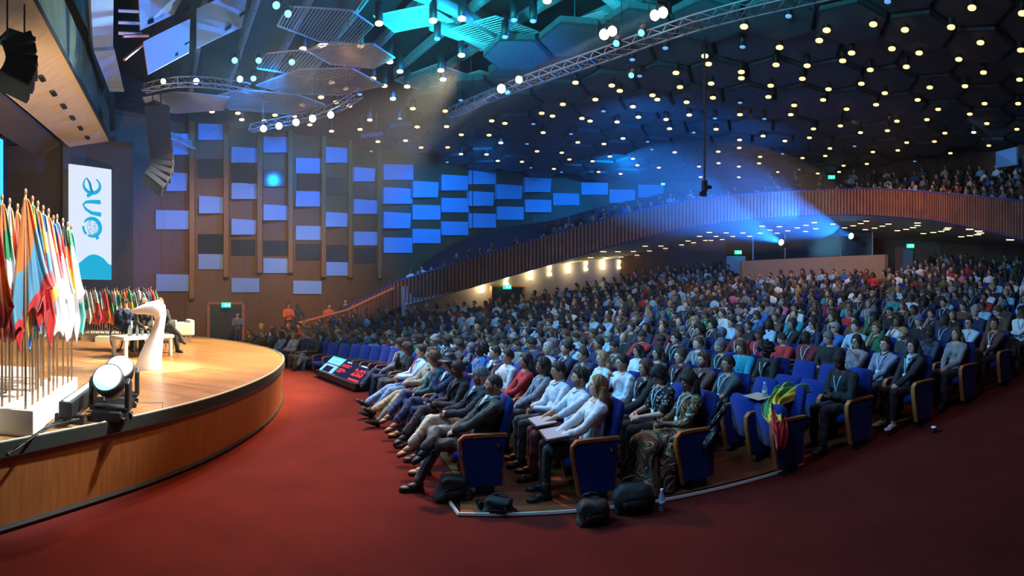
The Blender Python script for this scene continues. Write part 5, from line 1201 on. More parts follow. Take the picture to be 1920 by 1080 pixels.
# ---------------------------------------------------------------- theatre seats
def seat_meshes():
    S = {}
    mb = MB(); Mx = Matrix.Translation((-.27,0,.66)) @ Matrix.Rotation(rad(-13),4,'Y'); prof = []
    for z, hw, th in ((-.30,.22,.035),(-.28,.235,.05),(0,.24,.055),(.24,.235,.05),(.31,.21,.04),(.325,.16,.02)):
        prof.append([(th,-hw*.9,z),(th*1.1,0,z),(th,hw*.9,z),(0,hw,z),(-th*.7,hw*.9,z),(-th*.8,-hw*.9,z),(0,-hw,z)])
    mb.grid(prof, Mx, close=True); mb.f += [tuple(range(6,-1,-1)), tuple(range(35,42))]; mb.m += [0,0]; S['backrest'] = mb.mesh('backrest','blue_fabric')
    def cush():
        m = MB(); rows = []
        for x, hw, th in ((-.24,.20,.02),(-.22,.23,.055),(0,.235,.065),(.20,.23,.06),(.25,.20,.035),(.26,.16,.01)):
            rows.append([(x,-hw,0),(x,-hw*.93,th),(x,0,th*1.08),(x,hw*.93,th),(x,hw,0),(x,hw*.93,-th*.9),(x,-hw*.93,-th*.9)])
        return m, rows
    m, rows = cush(); m.grid(rows, Matrix.Translation((.04,0,.395)), close=True); m.f += [tuple(range(6,-1,-1)), tuple(range(35,42))]; m.m += [0,0]; S['cushion'] = m.mesh('seat_cushion','blue_fabric')
    m, rows = cush(); m.grid(rows, Matrix.Translation((.02,0,.50)) @ Matrix.Rotation(rad(-82),4,'Y') @ Matrix.Scale(1.15,4), close=True); m.f += [tuple(range(6,-1,-1)), tuple(range(35,42))]; m.m += [0,0]; S['cushion_up'] = m.mesh('seat_cushion','blue_fabric')
    mb = MB(); mb.prism([(.225,0,.60),(-.25,0,.60),(-.20,0,.10),(.17,0,.10)], (0,.055,0), Matrix.Translation((0,.245,0))); S['panel'] = mb.mesh('side_panel','blue_fabric',False)
    mb = MB(); Y = .272
    path = [(.165,Y,.08),(.205,Y,.30),(.238,Y,.50),(.235,Y,.585),(.19,Y,.625),(.05,Y,.632),(-.27,Y,.625)]
    rows = []
    for i, p in enumerate(path):
        a, b = Vector(path[max(0,i-1)]), Vector(path[min(len(path)-1,i+1)]); d = (b-a).normalized(); n_ = Vector((d.z,0,-d.x)); n_ = n_ if (n_.x+n_.z) > 0 else -n_
        rows.append([Vector(p)+n_*.018+Vector((0,-.032,0)), Vector(p)+n_*.018+Vector((0,.032,0)), Vector(p)-n_*.012+Vector((0,.032,0)), Vector(p)-n_*.012+Vector((0,-.032,0))])
    mb.grid(rows, close=True); mb.f += [(0,1,2,3), (27,26,25,24)]; mb.m += [0,0]; mb.box((-.225,Y,.34),(.022,.05,.50)); S['arm'] = mb.mesh('armrest','oak',False)
    mb = MB(); mb.box((-.03,.272,.05),(.20,.05,.11)); mb.box((-.03,.272,.008),(.30,.10,.016)); S['foot'] = mb.mesh('foot','black',False)
    mb = MB(); mb.lathe([(.001,0),(.026,0),(.026,.008),(.001,.010)], 16, Matrix.Translation((-.17,.300,.52)) @ Matrix.Rotation(-PI/2,4,'X')); S['plate'] = mb.mesh('number_plate','black_gloss')
    return S
SM = seat_meshes()
def make_seat(loc, rz, label, folded=False, plate_=False, group=None, digit=None):
    r = empty('theatre_seat', loc, rz, label, 'theatre seat', group)
    for nm, key in (('backrest','backrest'),('seat_cushion','cushion_up' if folded else 'cushion'),('side_panel','panel'),('armrest','arm'),('foot','foot')): put(nm, SM[key], r)
    if plate_:
        p = put('number_plate', SM['plate'], r)
        if digit:
            text_mesh('digit', digit, .036, 'white', p, Matrix.Translation((-.17,.3115,.52)) @ Matrix.Rotation(PI,4,'Z') @ Matrix.Rotation(PI/2,4,'X'), .001)
    return r
def near_rank(s): return math.hypot(s[2], s[3])
EMPTY = {(3,0),(3,1),(4,1),(4,2)}
# empty block behind the floor monitor
for s in SEATS:
    k, n, x, y, z, a = s; u = 960+CF*math.atan2(x, y)
    if k in (0,) and 600 < u < 775 and y > 8.2: EMPTY.add((k, n)) if u < 742 else None
seats_sorted = sorted(SEATS, key=near_rank)
solo = seats_sorted[:230]
for s in solo:
    k, n, x, y, z, a = s; folded = (k, n) in EMPTY and k > 2
    make_seat((x,y,z), a, f"blue theatre seat{' tipped up and empty' if folded else ''}, {ordinal(k+1)} row, {ordinal(n+1)} from the near aisle", folded, n == 0, 'blue theatre seats in the stalls', digit=str(k+1) if n == 0 and k < 3 else None)
# the far seats as one mass
mb = MB()
for s in seats_sorted[230:]:
    k, n, x, y, z, a = s; M = Matrix.Translation((x,y,z)) @ Matrix.Rotation(a,4,'Z')
    mb.box((-.27,0,.66), (.10,.48,.60), M); mb.box((.04,0,.39), (.46,.46,.11), M); mb.box((0,.27,.36), (.44,.05,.52), M)
tag(mb.build('far_theatre_seats', 'blue_fabric'), 'mass of blue theatre seats filling the rest of the stalls under the audience', 'theatre seats', kind='stuff')
# ---------------------------------------------------------------- the audience near the camera, posed one by one
SKIN = {'pale': (.62,.36,.27), 'light': (.55,.30,.21), 'tan': (.42,.21,.13), 'brown': (.22,.10,.055), 'dark': (.085,.038,.022)}
HAIRC = {'black': (.008,.006,.006), 'dark': (.022,.013,.009), 'brown': (.09,.045,.022), 'auburn': (.16,.06,.025), 'blond': (.38,.24,.11), 'grey': (.16,.15,.15), 'silver': (.4,.38,.36), 'red': (.25,.08,.03)}
LB = (.42,.62,.80); WHT = (.70,.72,.76)
def H(**k):
    k['skin'] = SKIN[k.get('skin','light')]; 
    if isinstance(k.get('haircol'), str): k['haircol'] = HAIRC[k['haircol']]
    return k
HERO = {
 (0,0): (H(lean=19, yaw=-8, pitch=-3, hair='crop', haircol='dark', garment='jacket', top=(.055,.065,.060), collar=(.40,.66,.80), bot=(.06,.06,.065), arms='lap', legs='figure', bulk=1.03, seed=1, beard=.2), 'person in a dark grey blazer with short greying hair, legs crossed, in seat 1'),
 (0,1): (H(lean=17, yaw=-12, pitch=2, hair='cap', haircol=(.10,.16,.22), garment='jacket', top=(.015,.02,.035), collar=(.2,.4,.5), bot=(.50,.46,.38), arms='phone', legs='cross', shoecol=(.42,.22,.10), seed=2, beard=.3), 'person in a pale and navy cap and dark jacket with khaki trousers'),
 (0,2): (H(lean=6, yaw=5, pitch=20, skin='dark', hair='tied', haircol='black', fem=1, garment='jacket', top=(.012,.012,.016), bot=(.02,.02,.03), arms='phone', legs='cross', glasses=1, seed=3, bulk=.95), 'person in glasses and black jacket looking down at a phone beside the cap wearer'),
 (0,3): (H(lean=10, yaw=-5, pitch=8, skin='pale', hair='hat', haircol=(.012,.016,.03), fem=1, garment='jacket', top=(.015,.03,.09), collar=(.6,.75,.85), bot=(.015,.03,.10), arms='mouth', legs='cross', shoecol=(.30,.14,.07), seed=4, bulk=.95), 'person in a wide dark hat with hand at the mouth and navy clothes'),
 (0,4): (H(lean=4, yaw=0, pitch=18, hair='bob', haircol='brown', fem=1, garment='shirt', top=(.02,.10,.11), bot=(.02,.04,.12), arms='lap', legs='cross', seed=5, bulk=.93, shoecol=(.28,.16,.08)), 'person with brown hair leaning forward past the hat wearer'),
 (0,5): (H(lean=15, yaw=-10, hair='short', haircol='dark', top=(.35,.30,.22), bot=(.42,.33,.20), arms='phone', legs='stretch', seed=6, shoecol=(.03,.02,.015)), 'person in sand-coloured trousers with legs stretched out in the front row'),
 (0,6): (H(lean=15, yaw=-12, hair='short', haircol='dark', top=(.52,.66,.80), bot=(.20,.30,.46), arms='phone', legs='stretch', seed=7, lanyard=(.55,.03,.03), shoecol=(.03,.025,.02)), 'person in white shirt and pale jeans with a red lanyard and outstretched legs'),
 (1,0): (H(lean=13, yaw=-14, pitch=-14, skin='pale', hair='long', haircol=(.27,.13,.05), fem=1, top=(.66,.70,.74), bottom='skirt', bot=(.012,.014,.03), arms='folder', legs='flat', shoe='boot', shoecol=(.01,.01,.012), seed=8, bulk=.93, legskin=1), 'person with long fair hair in a white lace blouse and dark skirt, seat 2'),
 (1,1): (H(lean=12, yaw=-10, pitch=-4, hair='quiff', haircol='dark', top=(.52,.66,.78), collar=(.52,.66,.78), bot=(.12,.02,.025), arms='write', legs='flat', seed=9, beard=.7, sleeve=.62, bulk=1.05), 'person with a dark beard in a light blue rolled-sleeve shirt holding a folder'),
 (1,2): (H(lean=8, yaw=-6, pitch=4, skin='tan', hair='short', haircol='black', top=(.50,.60,.68), collar=(.5,.6,.68), bot=(.03,.04,.04), arms='phone', legs='flat', seed=10, bulk=1.05), 'person with short black hair in a pale grey-blue shirt beside the bearded one'),
 (1,3): (H(lean=12, yaw=-8, skin='brown', hair='braids', haircol='black', fem=1, top=(.22,.19,.18), topmat='checked', bot=(.03,.03,.03), arms='lap', legs='flat', seed=11, bulk=.92, lanyard=(.3,.6,.8)), 'person with shoulder-length black braids in a patterned grey cardigan'),
 (1,4): (H(lean=12, yaw=-5, skin='tan', hair='long', haircol='black', fem=1, top=(.38,.015,.02), bot=(.02,.02,.02), arms='lap', seed=12, bulk=.9), 'person with long black hair in a deep red top'),
 (1,5): (H(lean=8, yaw=-10, skin='light', hair='short', haircol='black', top=(.55,.56,.58), bot=(.05,.05,.06), arms='chin', glasses=1, sleeve=.5, seed=13), 'person in glasses and a pale short-sleeved shirt with hand at the chin'),
 (1,6): (H(lean=12, yaw=-14, skin='light', hair='short', haircol='black', garment='jacket', top=(.015,.025,.07), collar=(.4,.6,.75), lanyard=(.3,.7,.95), seed=14), 'person in navy suit with a cyan lanyard, seventh in the second row'),
 (2,0): (H(lean=10, yaw=2, pitch=24, skin='brown', hair='braids', haircol='dark', fem=1, garment='dress', topmat='pattern_dress', botmat='pattern_dress', bottom='dress', arms='phone', legs='flat', seed=15, bulk=.97, sleeve=.75, lanyard=(.4,.7,.9), shoecol=(.4,.4,.42)), 'person with very long thin braids in a patterned olive and red dress, seat 3'),
 (2,1): (H(lean=0, yaw=8, pitch=42, skin='pale', hair='bob', haircol='black', fem=1, topmat='floral', sleeve=.42, bot=(.02,.02,.02), arms='write', seed=16, bulk=1.08, lanyard=(.3,.75,.95)), 'person with a dark bob bowing over notes in a black dotted top'),
 (2,2): (H(lean=10, yaw=-10, skin='light', hair='long', haircol='brown', fem=1, garment='jacket', top=(.015,.014,.018), arms='lap', seed=17, bulk=.95, lanyard=(.6,.7,.8)), 'person with long brown hair in a black blazer and pale lanyard'),
 (2,3): (H(lean=8, yaw=-8, skin='light', hair='short', haircol='black', top=(.55,.66,.76), sleeve=.9, arms='chin', seed=18, bulk=1.03), 'person with cropped dark hair in a white shirt, fist at the chin'),
 (2,4): (H(lean=10, yaw=-8, skin='pale', hair='long', haircol='blond', fem=1, top=(.45,.68,.78), seed=19, bulk=.92), 'person with long blond hair in a pale turquoise top'),
 (2,5): (H(lean=10, yaw=-12, skin='light', hair='short', haircol='dark', top=(.03,.04,.05), lanyard=(.2,.7,.95), seed=20), 'person with short dark hair and cyan lanyard, sixth in the third row'),
 (2,7): (H(lean=10, yaw=-12, skin='pale', hair='bob', haircol='silver', fem=1, top=(.3,.35,.4), seed=21), 'person with a pale blond bob in the third row'),
 (3,2): (H(lean=10, yaw=-4, pitch=2, skin='tan', hair='short', haircol='black', top=(.06,.065,.075), sleeve=.42, seed=22, lanyard=(.35,.7,.9)), 'person in a dark grey tee with pale lanyard beside the two empty seats'),
 (3,3): (H(lean=10, yaw=-8, skin='light', hair='quiff', haircol='brown', garment='jacket', top=(.10,.04,.035), beard=.8, lanyard=(.5,.75,.9), seed=23), 'person with a brown beard in a striped rust and navy cardigan'),
 (3,4): (H(lean=10, yaw=-10, skin='pale', hair='short', haircol='brown', garment='jacket', top=(.06,.012,.018), lanyard=(.3,.75,1.0), seed=24), 'person with smooth brown hair in a maroon jacket and cyan lanyard'),
 (3,5): (H(lean=10, yaw=-10, skin='light', hair='long', haircol='dark', fem=1, top=(.05,.06,.08), seed=25), 'person with long dark hair, sixth in the fourth row'),
 (4,0): (H(lean=-6, yaw=6, pitch=40, skin='dark', hair='crop', haircol='black', garment='coat', top=(.008,.009,.012), bot=(.02,.02,.025), arms='phone', seed=26, bulk=1.16, lanyard=(.25,.6,.85)), 'broad person in a black jacket bowing over a phone behind the draped flag'),
 (4,3): (H(lean=2, yaw=4, pitch=24, skin='dark', hair='afro', haircol='black', fem=1, garment='jacket', top=(.012,.012,.014), glasses=1, arms='phone', lanyard=(.5,.65,.75), seed=27), 'person with dark curly hair and glasses in black behind the empty seats'),
 (4,4): (H(lean=0, yaw=0, pitch=14, skin='light', hair='long', haircol='brown', garment='coat', top=(.01,.26,.36), arms='lap', seed=28), 'person in a bright teal hooded top'),
 (5,0): (H(lean=12, yaw=-6, pitch=-4, skin='light', hair='long', haircol='black', fem=1, garment='jacket', top=(.018,.018,.022), collar=(.35,.70,.80), bot=(.012,.012,.014), arms='lap', legs='flat', seed=29, shoecol=(.62,.60,.58), lanyard=(.4,.7,.85), hem=.85, slim=1), 'person with long black hair in a dark blazer and white trainers beside the aisle'),
 (5,1): (H(lean=14, yaw=0, skin='pale', hair='quiff', haircol='dark', top=(.20,.24,.34), collar=(.04,.06,.12), arms='lap', legs='fwd', lanyard=(.65,.72,.82), seed=30, bulk=1.06), 'person in a grey-blue sweater with a white lanyard next to the dark blazer'),
 (5,2): (H(lean=8, yaw=0, skin='light', hair='long', haircol='black', fem=1, top=(.24,.22,.26), arms='mouth', glasses=1, seed=31), 'person with glasses and hand at the face, third in the sixth row'),
 (6,0): (H(lean=8, yaw=-8, pitch=-6, skin='light', hair='long', haircol='brown', fem=1, top=(.22,.21,.22), arms='lap', seed=32, bulk=.95), 'person with long brown hair in a fitted grey jumper beside the aisle'),
 (6,1): (H(lean=8, yaw=5, skin='dark', hair='hijab', haircol=(.012,.012,.016), fem=1, top=(.04,.05,.09), seed=33), 'person in a black headscarf behind the grey jumper'),
 (7,0): (H(lean=14, yaw=6, skin='tan', hair='short', haircol='black', top=(.10,.03,.028), bot=(.02,.02,.025), arms='lap', legs='cross', lanyard=(.7,.7,.72), seed=34, shoecol=(.02,.02,.02)), 'person in a maroon shirt with white lanyard and crossed legs at the right edge'),
 (7,1): (H(lean=12, yaw=4, skin='light', hair='short', haircol='dark', top=(.40,.52,.62), glasses=1, lanyard=(.6,.65,.7), seed=35), 'person in glasses and pale blue shirt near the right edge'),
}
TAKEN = {}
sd_ = {(k, n): (x, y, z, a) for k, n, x, y, z, a in SEATS}
hero_count = 0
for key, (sp, lab) in HERO.items():
    if key not in sd_: continue
    x, y, z, a = sd_[key]; hat = sp.get('hair') == 'hat'
    if hat: sp['hair'] = 'bob'; sp['haircol'] = HAIRC['dark']
    sp['leg'] = 0
    r, D = make_person(sp, (x, y, z), a+rad(random.uniform(-4,4)), lab, 'people seated in the near rows', True, vox=.0062 if near_rank((0,0,x,y)) < 7.2 else .008)
    r.scale = (.985,)*3; TAKEN[key] = 1; hero_count += 1
    Mh = D['Mh']
    if hat:
        mb = MB(); Mx = Mh @ Matrix.Translation((-.01,0,.055)) @ Matrix.Rotation(rad(-6),4,'Y'); mb.lathe([(.001,.105),(.07,.10),(.088,.06),(.094,.005),(.175,-.012),(.178,-.006),(.10,.006),(.001,.02)], 32, Mx)
        put('hat', mb.mesh('hat','paint'), r, color=(.012,.02,.04))
    if sp.get('arms') == 'phone' and key in ((0,2),(2,0),(4,0),(4,3),(1,2),(0,1)):
        W = (D['J'][-1][2]+D['J'][1][2])/2+Vector((.07,0,.03)); M = r.matrix_basis @ Matrix.Translation(W*.985) @ Matrix.Rotation(rad(-35),4,'Y')
        MB().rbox((0,0,0), (.14,.07,.010), .004).build('phone', 'black_gloss', label='dark phone held by the '+' '.join(lab.split()[:9]).rstrip(','), cat='phone').matrix_world = M
    if key in ((1,0),(1,1)):
        M = Matrix.Translation((x,y,z)) @ Matrix.Rotation(a,4,'Z') @ Matrix.Translation((.36,.02,.655)) @ Matrix.Rotation(rad(6),4,'Y')
        f = MB().rbox((0,0,0), (.27,.40,.014), .004).build('notebook', 'black', label=('black folder with white pages on the lap of the blonde person in seat 2','black folder with white pages held by the bearded person in light blue')[key[1]], cat='notebook'); f.matrix_world = M
        MB().box((0.0,0,.011), (.24,.36,.006)).build('pages', 'paper', f)
# open notes and a camera, bags, cups, bottle, flag on the seats
def loose(nm, mb, mats, loc, rz, label, cat, smooth=True): return mb.build(nm, mats, None, smooth, loc=loc, rz=rz, label=label, cat=cat)
def bag(loc, rz, L_, W_, H_, label, seed, strap=True, col='bag_black'):
    mb = MB(); rnd = random.Random(seed); rows = []
    for j in range(9):
        f = j/8; zz = H_*f; k = (1-.35*f**2.5)*(.9+.1*sin(f*6+seed)); r = []
        for i in range(24):
            t = 2*PI*i/24; c_, s_ = cos(t), sin(t); e = .55; r.append((L_/2*k*abs(c_)**e*(1 if c_ > 0 else -1)*(1+.05*sin(t*5+j)), W_/2*k*abs(s_)**e*(1 if s_ > 0 else -1)*(1+.06*sin(t*4-j)), zz+.012*sin(t*3+seed)*f))
        rows.append(r)
    mb.grid(rows, close=True); mb.f += [tuple(range(23,-1,-1)), tuple(range(8*24, 9*24))]; mb.m += [0,0]
    r = empty('bag', loc, rz, label, 'bag'); mb.build('bag_body', col, r, True)
    MB().tube([(-L_*.28,W_*.3,H_*.7),(-L_*.2,W_*.35,H_*1.12),(0,W_*.25,H_*1.25),(L_*.2,W_*.35,H_*1.1),(L_*.28,W_*.3,H_*.7)], .011, 6, flat=.5).build('strap', 'black', r, True)
    MB().rbox((0,-W_*.47,H_*.42), (L_*.5,.03,H_*.4), .02).build('pocket', col, r, True); return r
bag(at(850,934,0), .3, .42, .26, .22, 'black backpack slumped under the front aisle seat', 1)
bag(at(935,960,0), -.1, .36, .20, .13, 'flat black tote bag on the floor below seat 1', 2)
bag(at(1112,978,0), .1, .36, .24, .20, 'small black bag with a white and red badge on the carpet below seat 2', 3)
bag(at(1188,958,0), -.1, .46, .24, .26, 'large black bag standing beside the patterned dress', 4)
for nm_, (u, v), m_ in (('sticker',(1118,945),'white'),('sticker',(1131,950),'red_paint')): pass
q_ = at(895,948,0); mb = MB(); mb.lathe([(.026,0),(.036,.12),(.037,.125),(.030,.13)], 18, Matrix.Translation((0,0,.037)) @ Matrix.Rotation(rad(82),4,'X')); loose('paper_cup', mb, 'black_gloss', q_, .4, 'black paper cup lying on the timber floor below seat 1', 'cup')
q_ = at(1243,806,.12); mb = MB(); mb.lathe([(.028,0),(.038,.10),(.040,.105),(.03,.11)], 18); r_ = loose('paper_cup', mb, 'dark_cup', at(1751,815,.16), 0, 'dark paper cup with a pale lid on the floor at the aisle edge', 'cup'); MB().lathe([(.001,.118),(.036,.116),(.041,.105),(.041,.10)], 18).build('lid','white',r_,True)
def pet(loc, label):
    r = empty('water_bottle', loc, 0, label, 'bottle'); MB().lathe([(.030,0),(.033,.01),(.031,.05),(.033,.09),(.032,.14),(.014,.18),(.012,.20)], 18).build('bottle_body','plastic_clear',r,True); MB().lathe([(.032,.06),(.0335,.06),(.0335,.11),(.032,.11)],18).build('label_wrap','pale_label',r,True); MB().lathe([(.015,.195),(.015,.215)],12).build('cap','white',r)
pet(at(1241,958,0), 'clear water bottle on the carpet beside the patterned dress')
x, y, z, a = sd_[(4,1)]; sx3 = sd_[(3,0)]
M3 = Matrix.Translation(sx3[:3]) @ Matrix.Rotation(sx3[3],4,'Z')
pet(M3 @ Vector((-.06,.0,.86)) if False else (M3 @ Vector((.0,-.18,.80))), 'clear water bottle standing on the tipped-up empty seat by the flag')
# red, yellow and green flag draped over the armrest of the aisle seat
def drape():
    rows = []; na, nb = 26, 34
    path = [(-.34,.00,.97),(-.24,.00,.98),(-.12,.00,.90),(.0,.02,.86),(.07,.06,.83),(.12,.14,.76),(.15,.25,.68),(.17,.325,.60),(.19,.345,.48),(.20,.35,.36)]
    path = smooth_line(path, nb+1)
    for j in range(nb+1):
        f = j/nb; p = path[j]; w_ = .52-.26*f; r = []
        for i in range(na+1):
            q = i/na-.5; fo = .030*sin(q*19+f*6)+.018*sin(q*37-f*11); r.append((p[0]+q*w_*.55+.03*sin(f*9+q*5), p[1]-q*w_*.75*(1-f)**1.5+fo*(f*.8+.2)*.8, p[2]-abs(q)**1.5*.22*(1-f*.6)+fo*(1.1-f)))
        rows.append(r)
    mb = MB(); mb.grid(rows); me = mb.mesh('flag_cloth','flagcloth'); ca = me.color_attributes.new('col','FLOAT_COLOR','CORNER'); buf = []
    for k in range(len(mb.f)):
        j, i = divmod(k, na); f = j/nb+.12*sin(i*.5); c = (.03,.22,.05) if (f < .16 or (i > 17 and f < .5)) else ((.72,.55,.03) if f < .60 else (.60,.02,.02)); buf += [*c,1]*4
    ca.data.foreach_set('color', buf); return me
fl = put('draped_flag', drape(), None, sx3[:3], sx3[3], label='green, yellow and red flag draped over the empty aisle seat', cat='flag'); m_ = fl.modifiers.new('t','SOLIDIFY'); m_.thickness = .004
M = M3 @ Matrix.Translation((.05,-.25,.83)) @ Matrix.Rotation(rad(4),4,'Y'); o_ = MB().rbox((0,0,0),(.24,.34,.006),.003).build('envelope','paper_tan', label='tan paper envelope lying across the tops of the two empty seats', cat='paper'); o_.matrix_world = M
M = Matrix.Translation(sd_[(2,0)][:3]) @ Matrix.Rotation(sd_[(2,0)][3],4,'Z')
mb = MB(); rows = []
for j in range(14):
    f = j/13; rows.append([(-.36+.30*f+.02*sin(i+f*5), .24+.10*i/8+.03*sin(i*1.3+f*6), .92-.42*f-(i/8)**2*.12+.02*sin(i*2+f*7)) for i in range(9)])
mb.grid(rows, M); jk_ = mb.build('leather_jacket','leather_black', smooth=True, label='black leather jacket hung over the back of seat 3', cat='jacket'); jk_.modifiers.new('t','SOLIDIFY').thickness = .02
# floor monitor facing the stage
MA, MBp = at(666,735,.0), far(592,703,12.6); MBp.z = -.04
ex_ = (MBp-MA); ex_.z = 0; ML = ex_.length; ex_.normalize(); out_ = Vector((ex_.y,-ex_.x,0)); out_ = out_ if out_.dot(Vector((11,-4,0))+MA) > 0 else -out_
MA.z = .03
tilt = rad(38); upv = (out_*cos(tilt)+Vector((0,0,1))*sin(tilt)); nv = (-out_*sin(tilt)+Vector((0,0,1))*cos(tilt)); hS = .66
MM = Matrix(((ex_.x,upv.x,nv.x,MA.x),(ex_.y,upv.y,nv.y,MA.y),(ex_.z,upv.z,nv.z,MA.z+.08),(0,0,0,1)))
mr = empty('floor_monitor', (0,0,0), 0, 'wide floor monitor tilted towards the stage showing a red countdown', 'monitor')
MB().prism([(0,0,-.03),(ML,0,-.03),(ML,hS,-.03),(0,hS,-.03)], (0,0,-.05), MM).build('case','black',mr)
mb = MB(); mb.prism([MA, MA+ex_*ML, MA+ex_*ML+out_*.5, MA+out_*.5], (0,0,.14)); mb.prism([MA+out_*.3+Vector((0,0,.1)), MA+ex_*ML+out_*.3+Vector((0,0,.1)), MA+ex_*ML+out_*.42+Vector((0,0,.1)), MA+out_*.42+Vector((0,0,.1))], (0,0,.22)); mb.build('cradle','black',mr)
sc_ = MB().box((ML/2,hS/2,-.025),(ML,hS,.012),MM).build('screen','scr_dark',mr)
def sb(x0,y0,x1,y1,m,z=.003): MB().box(((x0+x1)/2*ML,(y0+y1)/2*hS,-.016+z),((x1-x0)*ML,(y1-y0)*hS,.003),MM).build('screen_graphic',m,sc_)
sb(.66,.02,1.0,.98,'scr_cyan'); sb(.69,.12,.97,.88,'scr_pale',.005); sb(.74,.18,.93,.48,'scr_dark',.008); sb(.74,.72,.93,.82,'scr_cyan',.008); sb(.80,.56,.88,.68,'scr_cyan',.008)
for i_, (w1) in enumerate((.20,.17,.21,.15,.18,.10)): sb(.62-w1,.72-i_*.075,.62,.755-i_*.075,'scr_red',.005)
sb(.48,.86,.58,.91,'scr_white'); sb(.44,.08,.56,.12,'scr_white'); sb(.12,.86,.26,.91,'scr_white'); sb(.05,.20,.27,.27,'scr_red'); sb(.08,.09,.24,.13,'scr_white'); sb(.585,.14,.62,.20,'scr_red')
text_mesh('countdown', '2:03', .30, 'scr_red', sc_, MM @ Matrix.Translation((.18*ML,.54*hS,-.008)) @ Matrix.Scale(-1, 4, (1,0,0)), .002, .006)
# ---------------------------------------------------------------- people on and beside the stage
wp = wc
SB = [(H(lean=4, yaw=-70, pitch=8, hair='short', haircol='black', garment='jacket', top=(.01,.03,.13), bot=(.02,.02,.04), arms='lap', skin='light', glasses=1, seed=51, scale=.98), (wc.x,wc.y,ST), rad(-15), 'person in navy sitting in the wheelchair on stage'),
      (H(lean=6, yaw=20, hair='bob', haircol='silver', fem=1, garment='coat', top=(.03,.025,.03), bot=(.015,.015,.02), arms='lap', legs='flat', seed=52, scale=.98), None, rad(-40), 'silver-haired person in dark clothes seated behind the lectern'),
      (H(lean=6, yaw=-10, hair='short', haircol='blond', garment='jacket', top=(.02,.02,.03), bot=(.015,.015,.02), arms='lap', legs='cross', seed=53, scale=.98), None, rad(-20), 'fair-haired person in dark clothes seated right of the lectern')]
q1, q2 = far(270,652,11.3), far(303,652,11.5); 
for i_, (sp, loc, a, lab) in enumerate(SB):
    if loc is None: q_ = (q1, q2)[i_-1]; loc = (q_.x, q_.y, ST)
    make_person(sp, loc, a, lab, 'people seated on the stage', True, vox=.011)
    if i_ > 0:
        ch = empty('stage_chair', loc, a, ('white tub chair under the silver-haired person','white tub chair under the fair-haired person')[i_-1], 'chair', 'white chairs on stage')
        bevel(MB().box((.05,0,.40),(.50,.52,.10)).build('seat','white',ch),.02)
        mb = MB(); rows = [[(-.26+.0*z, 0, z)] for z in (0,)]; rows = []
        for z in (.25,.72): rows.append([(.05-.33*cos(t_a),.30*sin(t_a),z) for t_a in np.linspace(-1.9,1.9,18)])
        mb.grid(rows); b_ = mb.build('back_shell','white',ch,True); b_.modifiers.new('t','SOLIDIFY').thickness = .04
        for px_ in (-.15,.22):
            for py_ in (-.2,.2): MB().cone((px_,py_,0),(px_,py_,.36),.015,.02,8).build('leg','steel',ch)
STAND = [(541,571,21.0,(.75,.10,.02),'person in an orange-red shirt standing by the side wall','tan'),(558,573,21.2,(.02,.02,.03),'person in black standing beside the orange-red shirt','dark'),(617,572,20.4,(.75,.10,.02),'second person in an orange-red shirt, at the handrail','light'),(647,563,21.6,(.03,.035,.04),'person in dark clothes standing at the top of the handrail','light'),(445,588,21.5,(.10,.12,.15),'person standing in front of the far exit door','light'),(1176,391,30.9,(.25,.06,.08),'person standing in the lit balcony doorway','tan')]
for i_, (u, v, r, c, lab, skn) in enumerate(STAND):
    p = far(u, v, r); zf = p.z-1.62
    make_person(H(legs='stand', lean=0, arms='hold' if i_ % 2 == 0 else 'down', skin=skn, hair='short', haircol='black', top=c, bot=(.02,.02,.03), seed=60+i_), (p.x,p.y,zf), math.atan2(-p.y,-p.x)+.3, lab, 'people standing at the sides', False, vox=.018)
# ---------------------------------------------------------------- the rest of the near audience from a kit of variants
KIT = []
vr = random.Random(11)
for i_ in range(18):
    fem = i_ % 2; hs = (['long','bob','tied','long','braids','hijab','long','bob','afro'] if fem else ['short','crop','quiff','short','bald','short','quiff','cap','beanie'])[i_//2]
    sp = dict(lean=vr.uniform(4,15), yaw=(-30,-18,-8,4,-24,-12)[i_ % 6], pitch=vr.choice((-6,0,3,8,22,0)), hair=hs, fem=fem, garment=vr.choice(('shirt','jacket','shirt')), arms=vr.choice(('lap','lap','knees','phone','chin','cross','write')), legs=vr.choice(('flat','fwd','cross')), bulk=vr.uniform(.95,1.1)*(.93 if fem else 1), seed=100+i_, beard=0 if fem else vr.choice((0,0,.5)), sleeve=vr.choice((1,1,.9,.45)))
    D = person_meshes(sp, .013, False); D['lan'] = lanyard_mesh(D); KIT.append((sp, D))
HD_ = {'long': 'long', 'bob': 'bobbed', 'tied': 'tied-back', 'braids': 'braided', 'short': 'short', 'crop': 'cropped', 'quiff': 'swept-up', 'bald': 'receding', 'afro': 'curly', }
TOPS = [('black',(.012,.012,.014),9),('charcoal',(.035,.037,.042),6),('navy',(.012,.022,.07),6),('grey',(.16,.17,.19),3),('white',(.62,.66,.70),4),('light blue',(.28,.48,.66),4),('maroon',(.13,.015,.025),2),('bright blue',(.02,.12,.42),1.4),('teal',(.01,.22,.28),1.2),('red',(.42,.02,.02),1.2),('brown',(.11,.055,.03),2),('olive',(.08,.08,.03),1.5),('pink',(.45,.10,.24),.6),('green',(.02,.14,.06),.8)]
HC = [('black',.45),('dark',.6),('brown',.45),('auburn',.15),('blond',.25),('grey',.12),('red',.04)]
SKW = [('pale',.28),('light',.34),('tan',.2),('brown',.12),('dark',.12)]
def pick(r, L): 
    t = r.random()*sum(q[-1] for q in L)
    for q in L:
        t -= q[-1]
        if t <= 0: return q
    return L[-1]
vis = [s for s in seats_sorted if (s[0],s[1]) not in EMPTY and (s[0],s[1]) not in TAKEN and abs(math.atan2(s[2], s[3])) < 1.085]
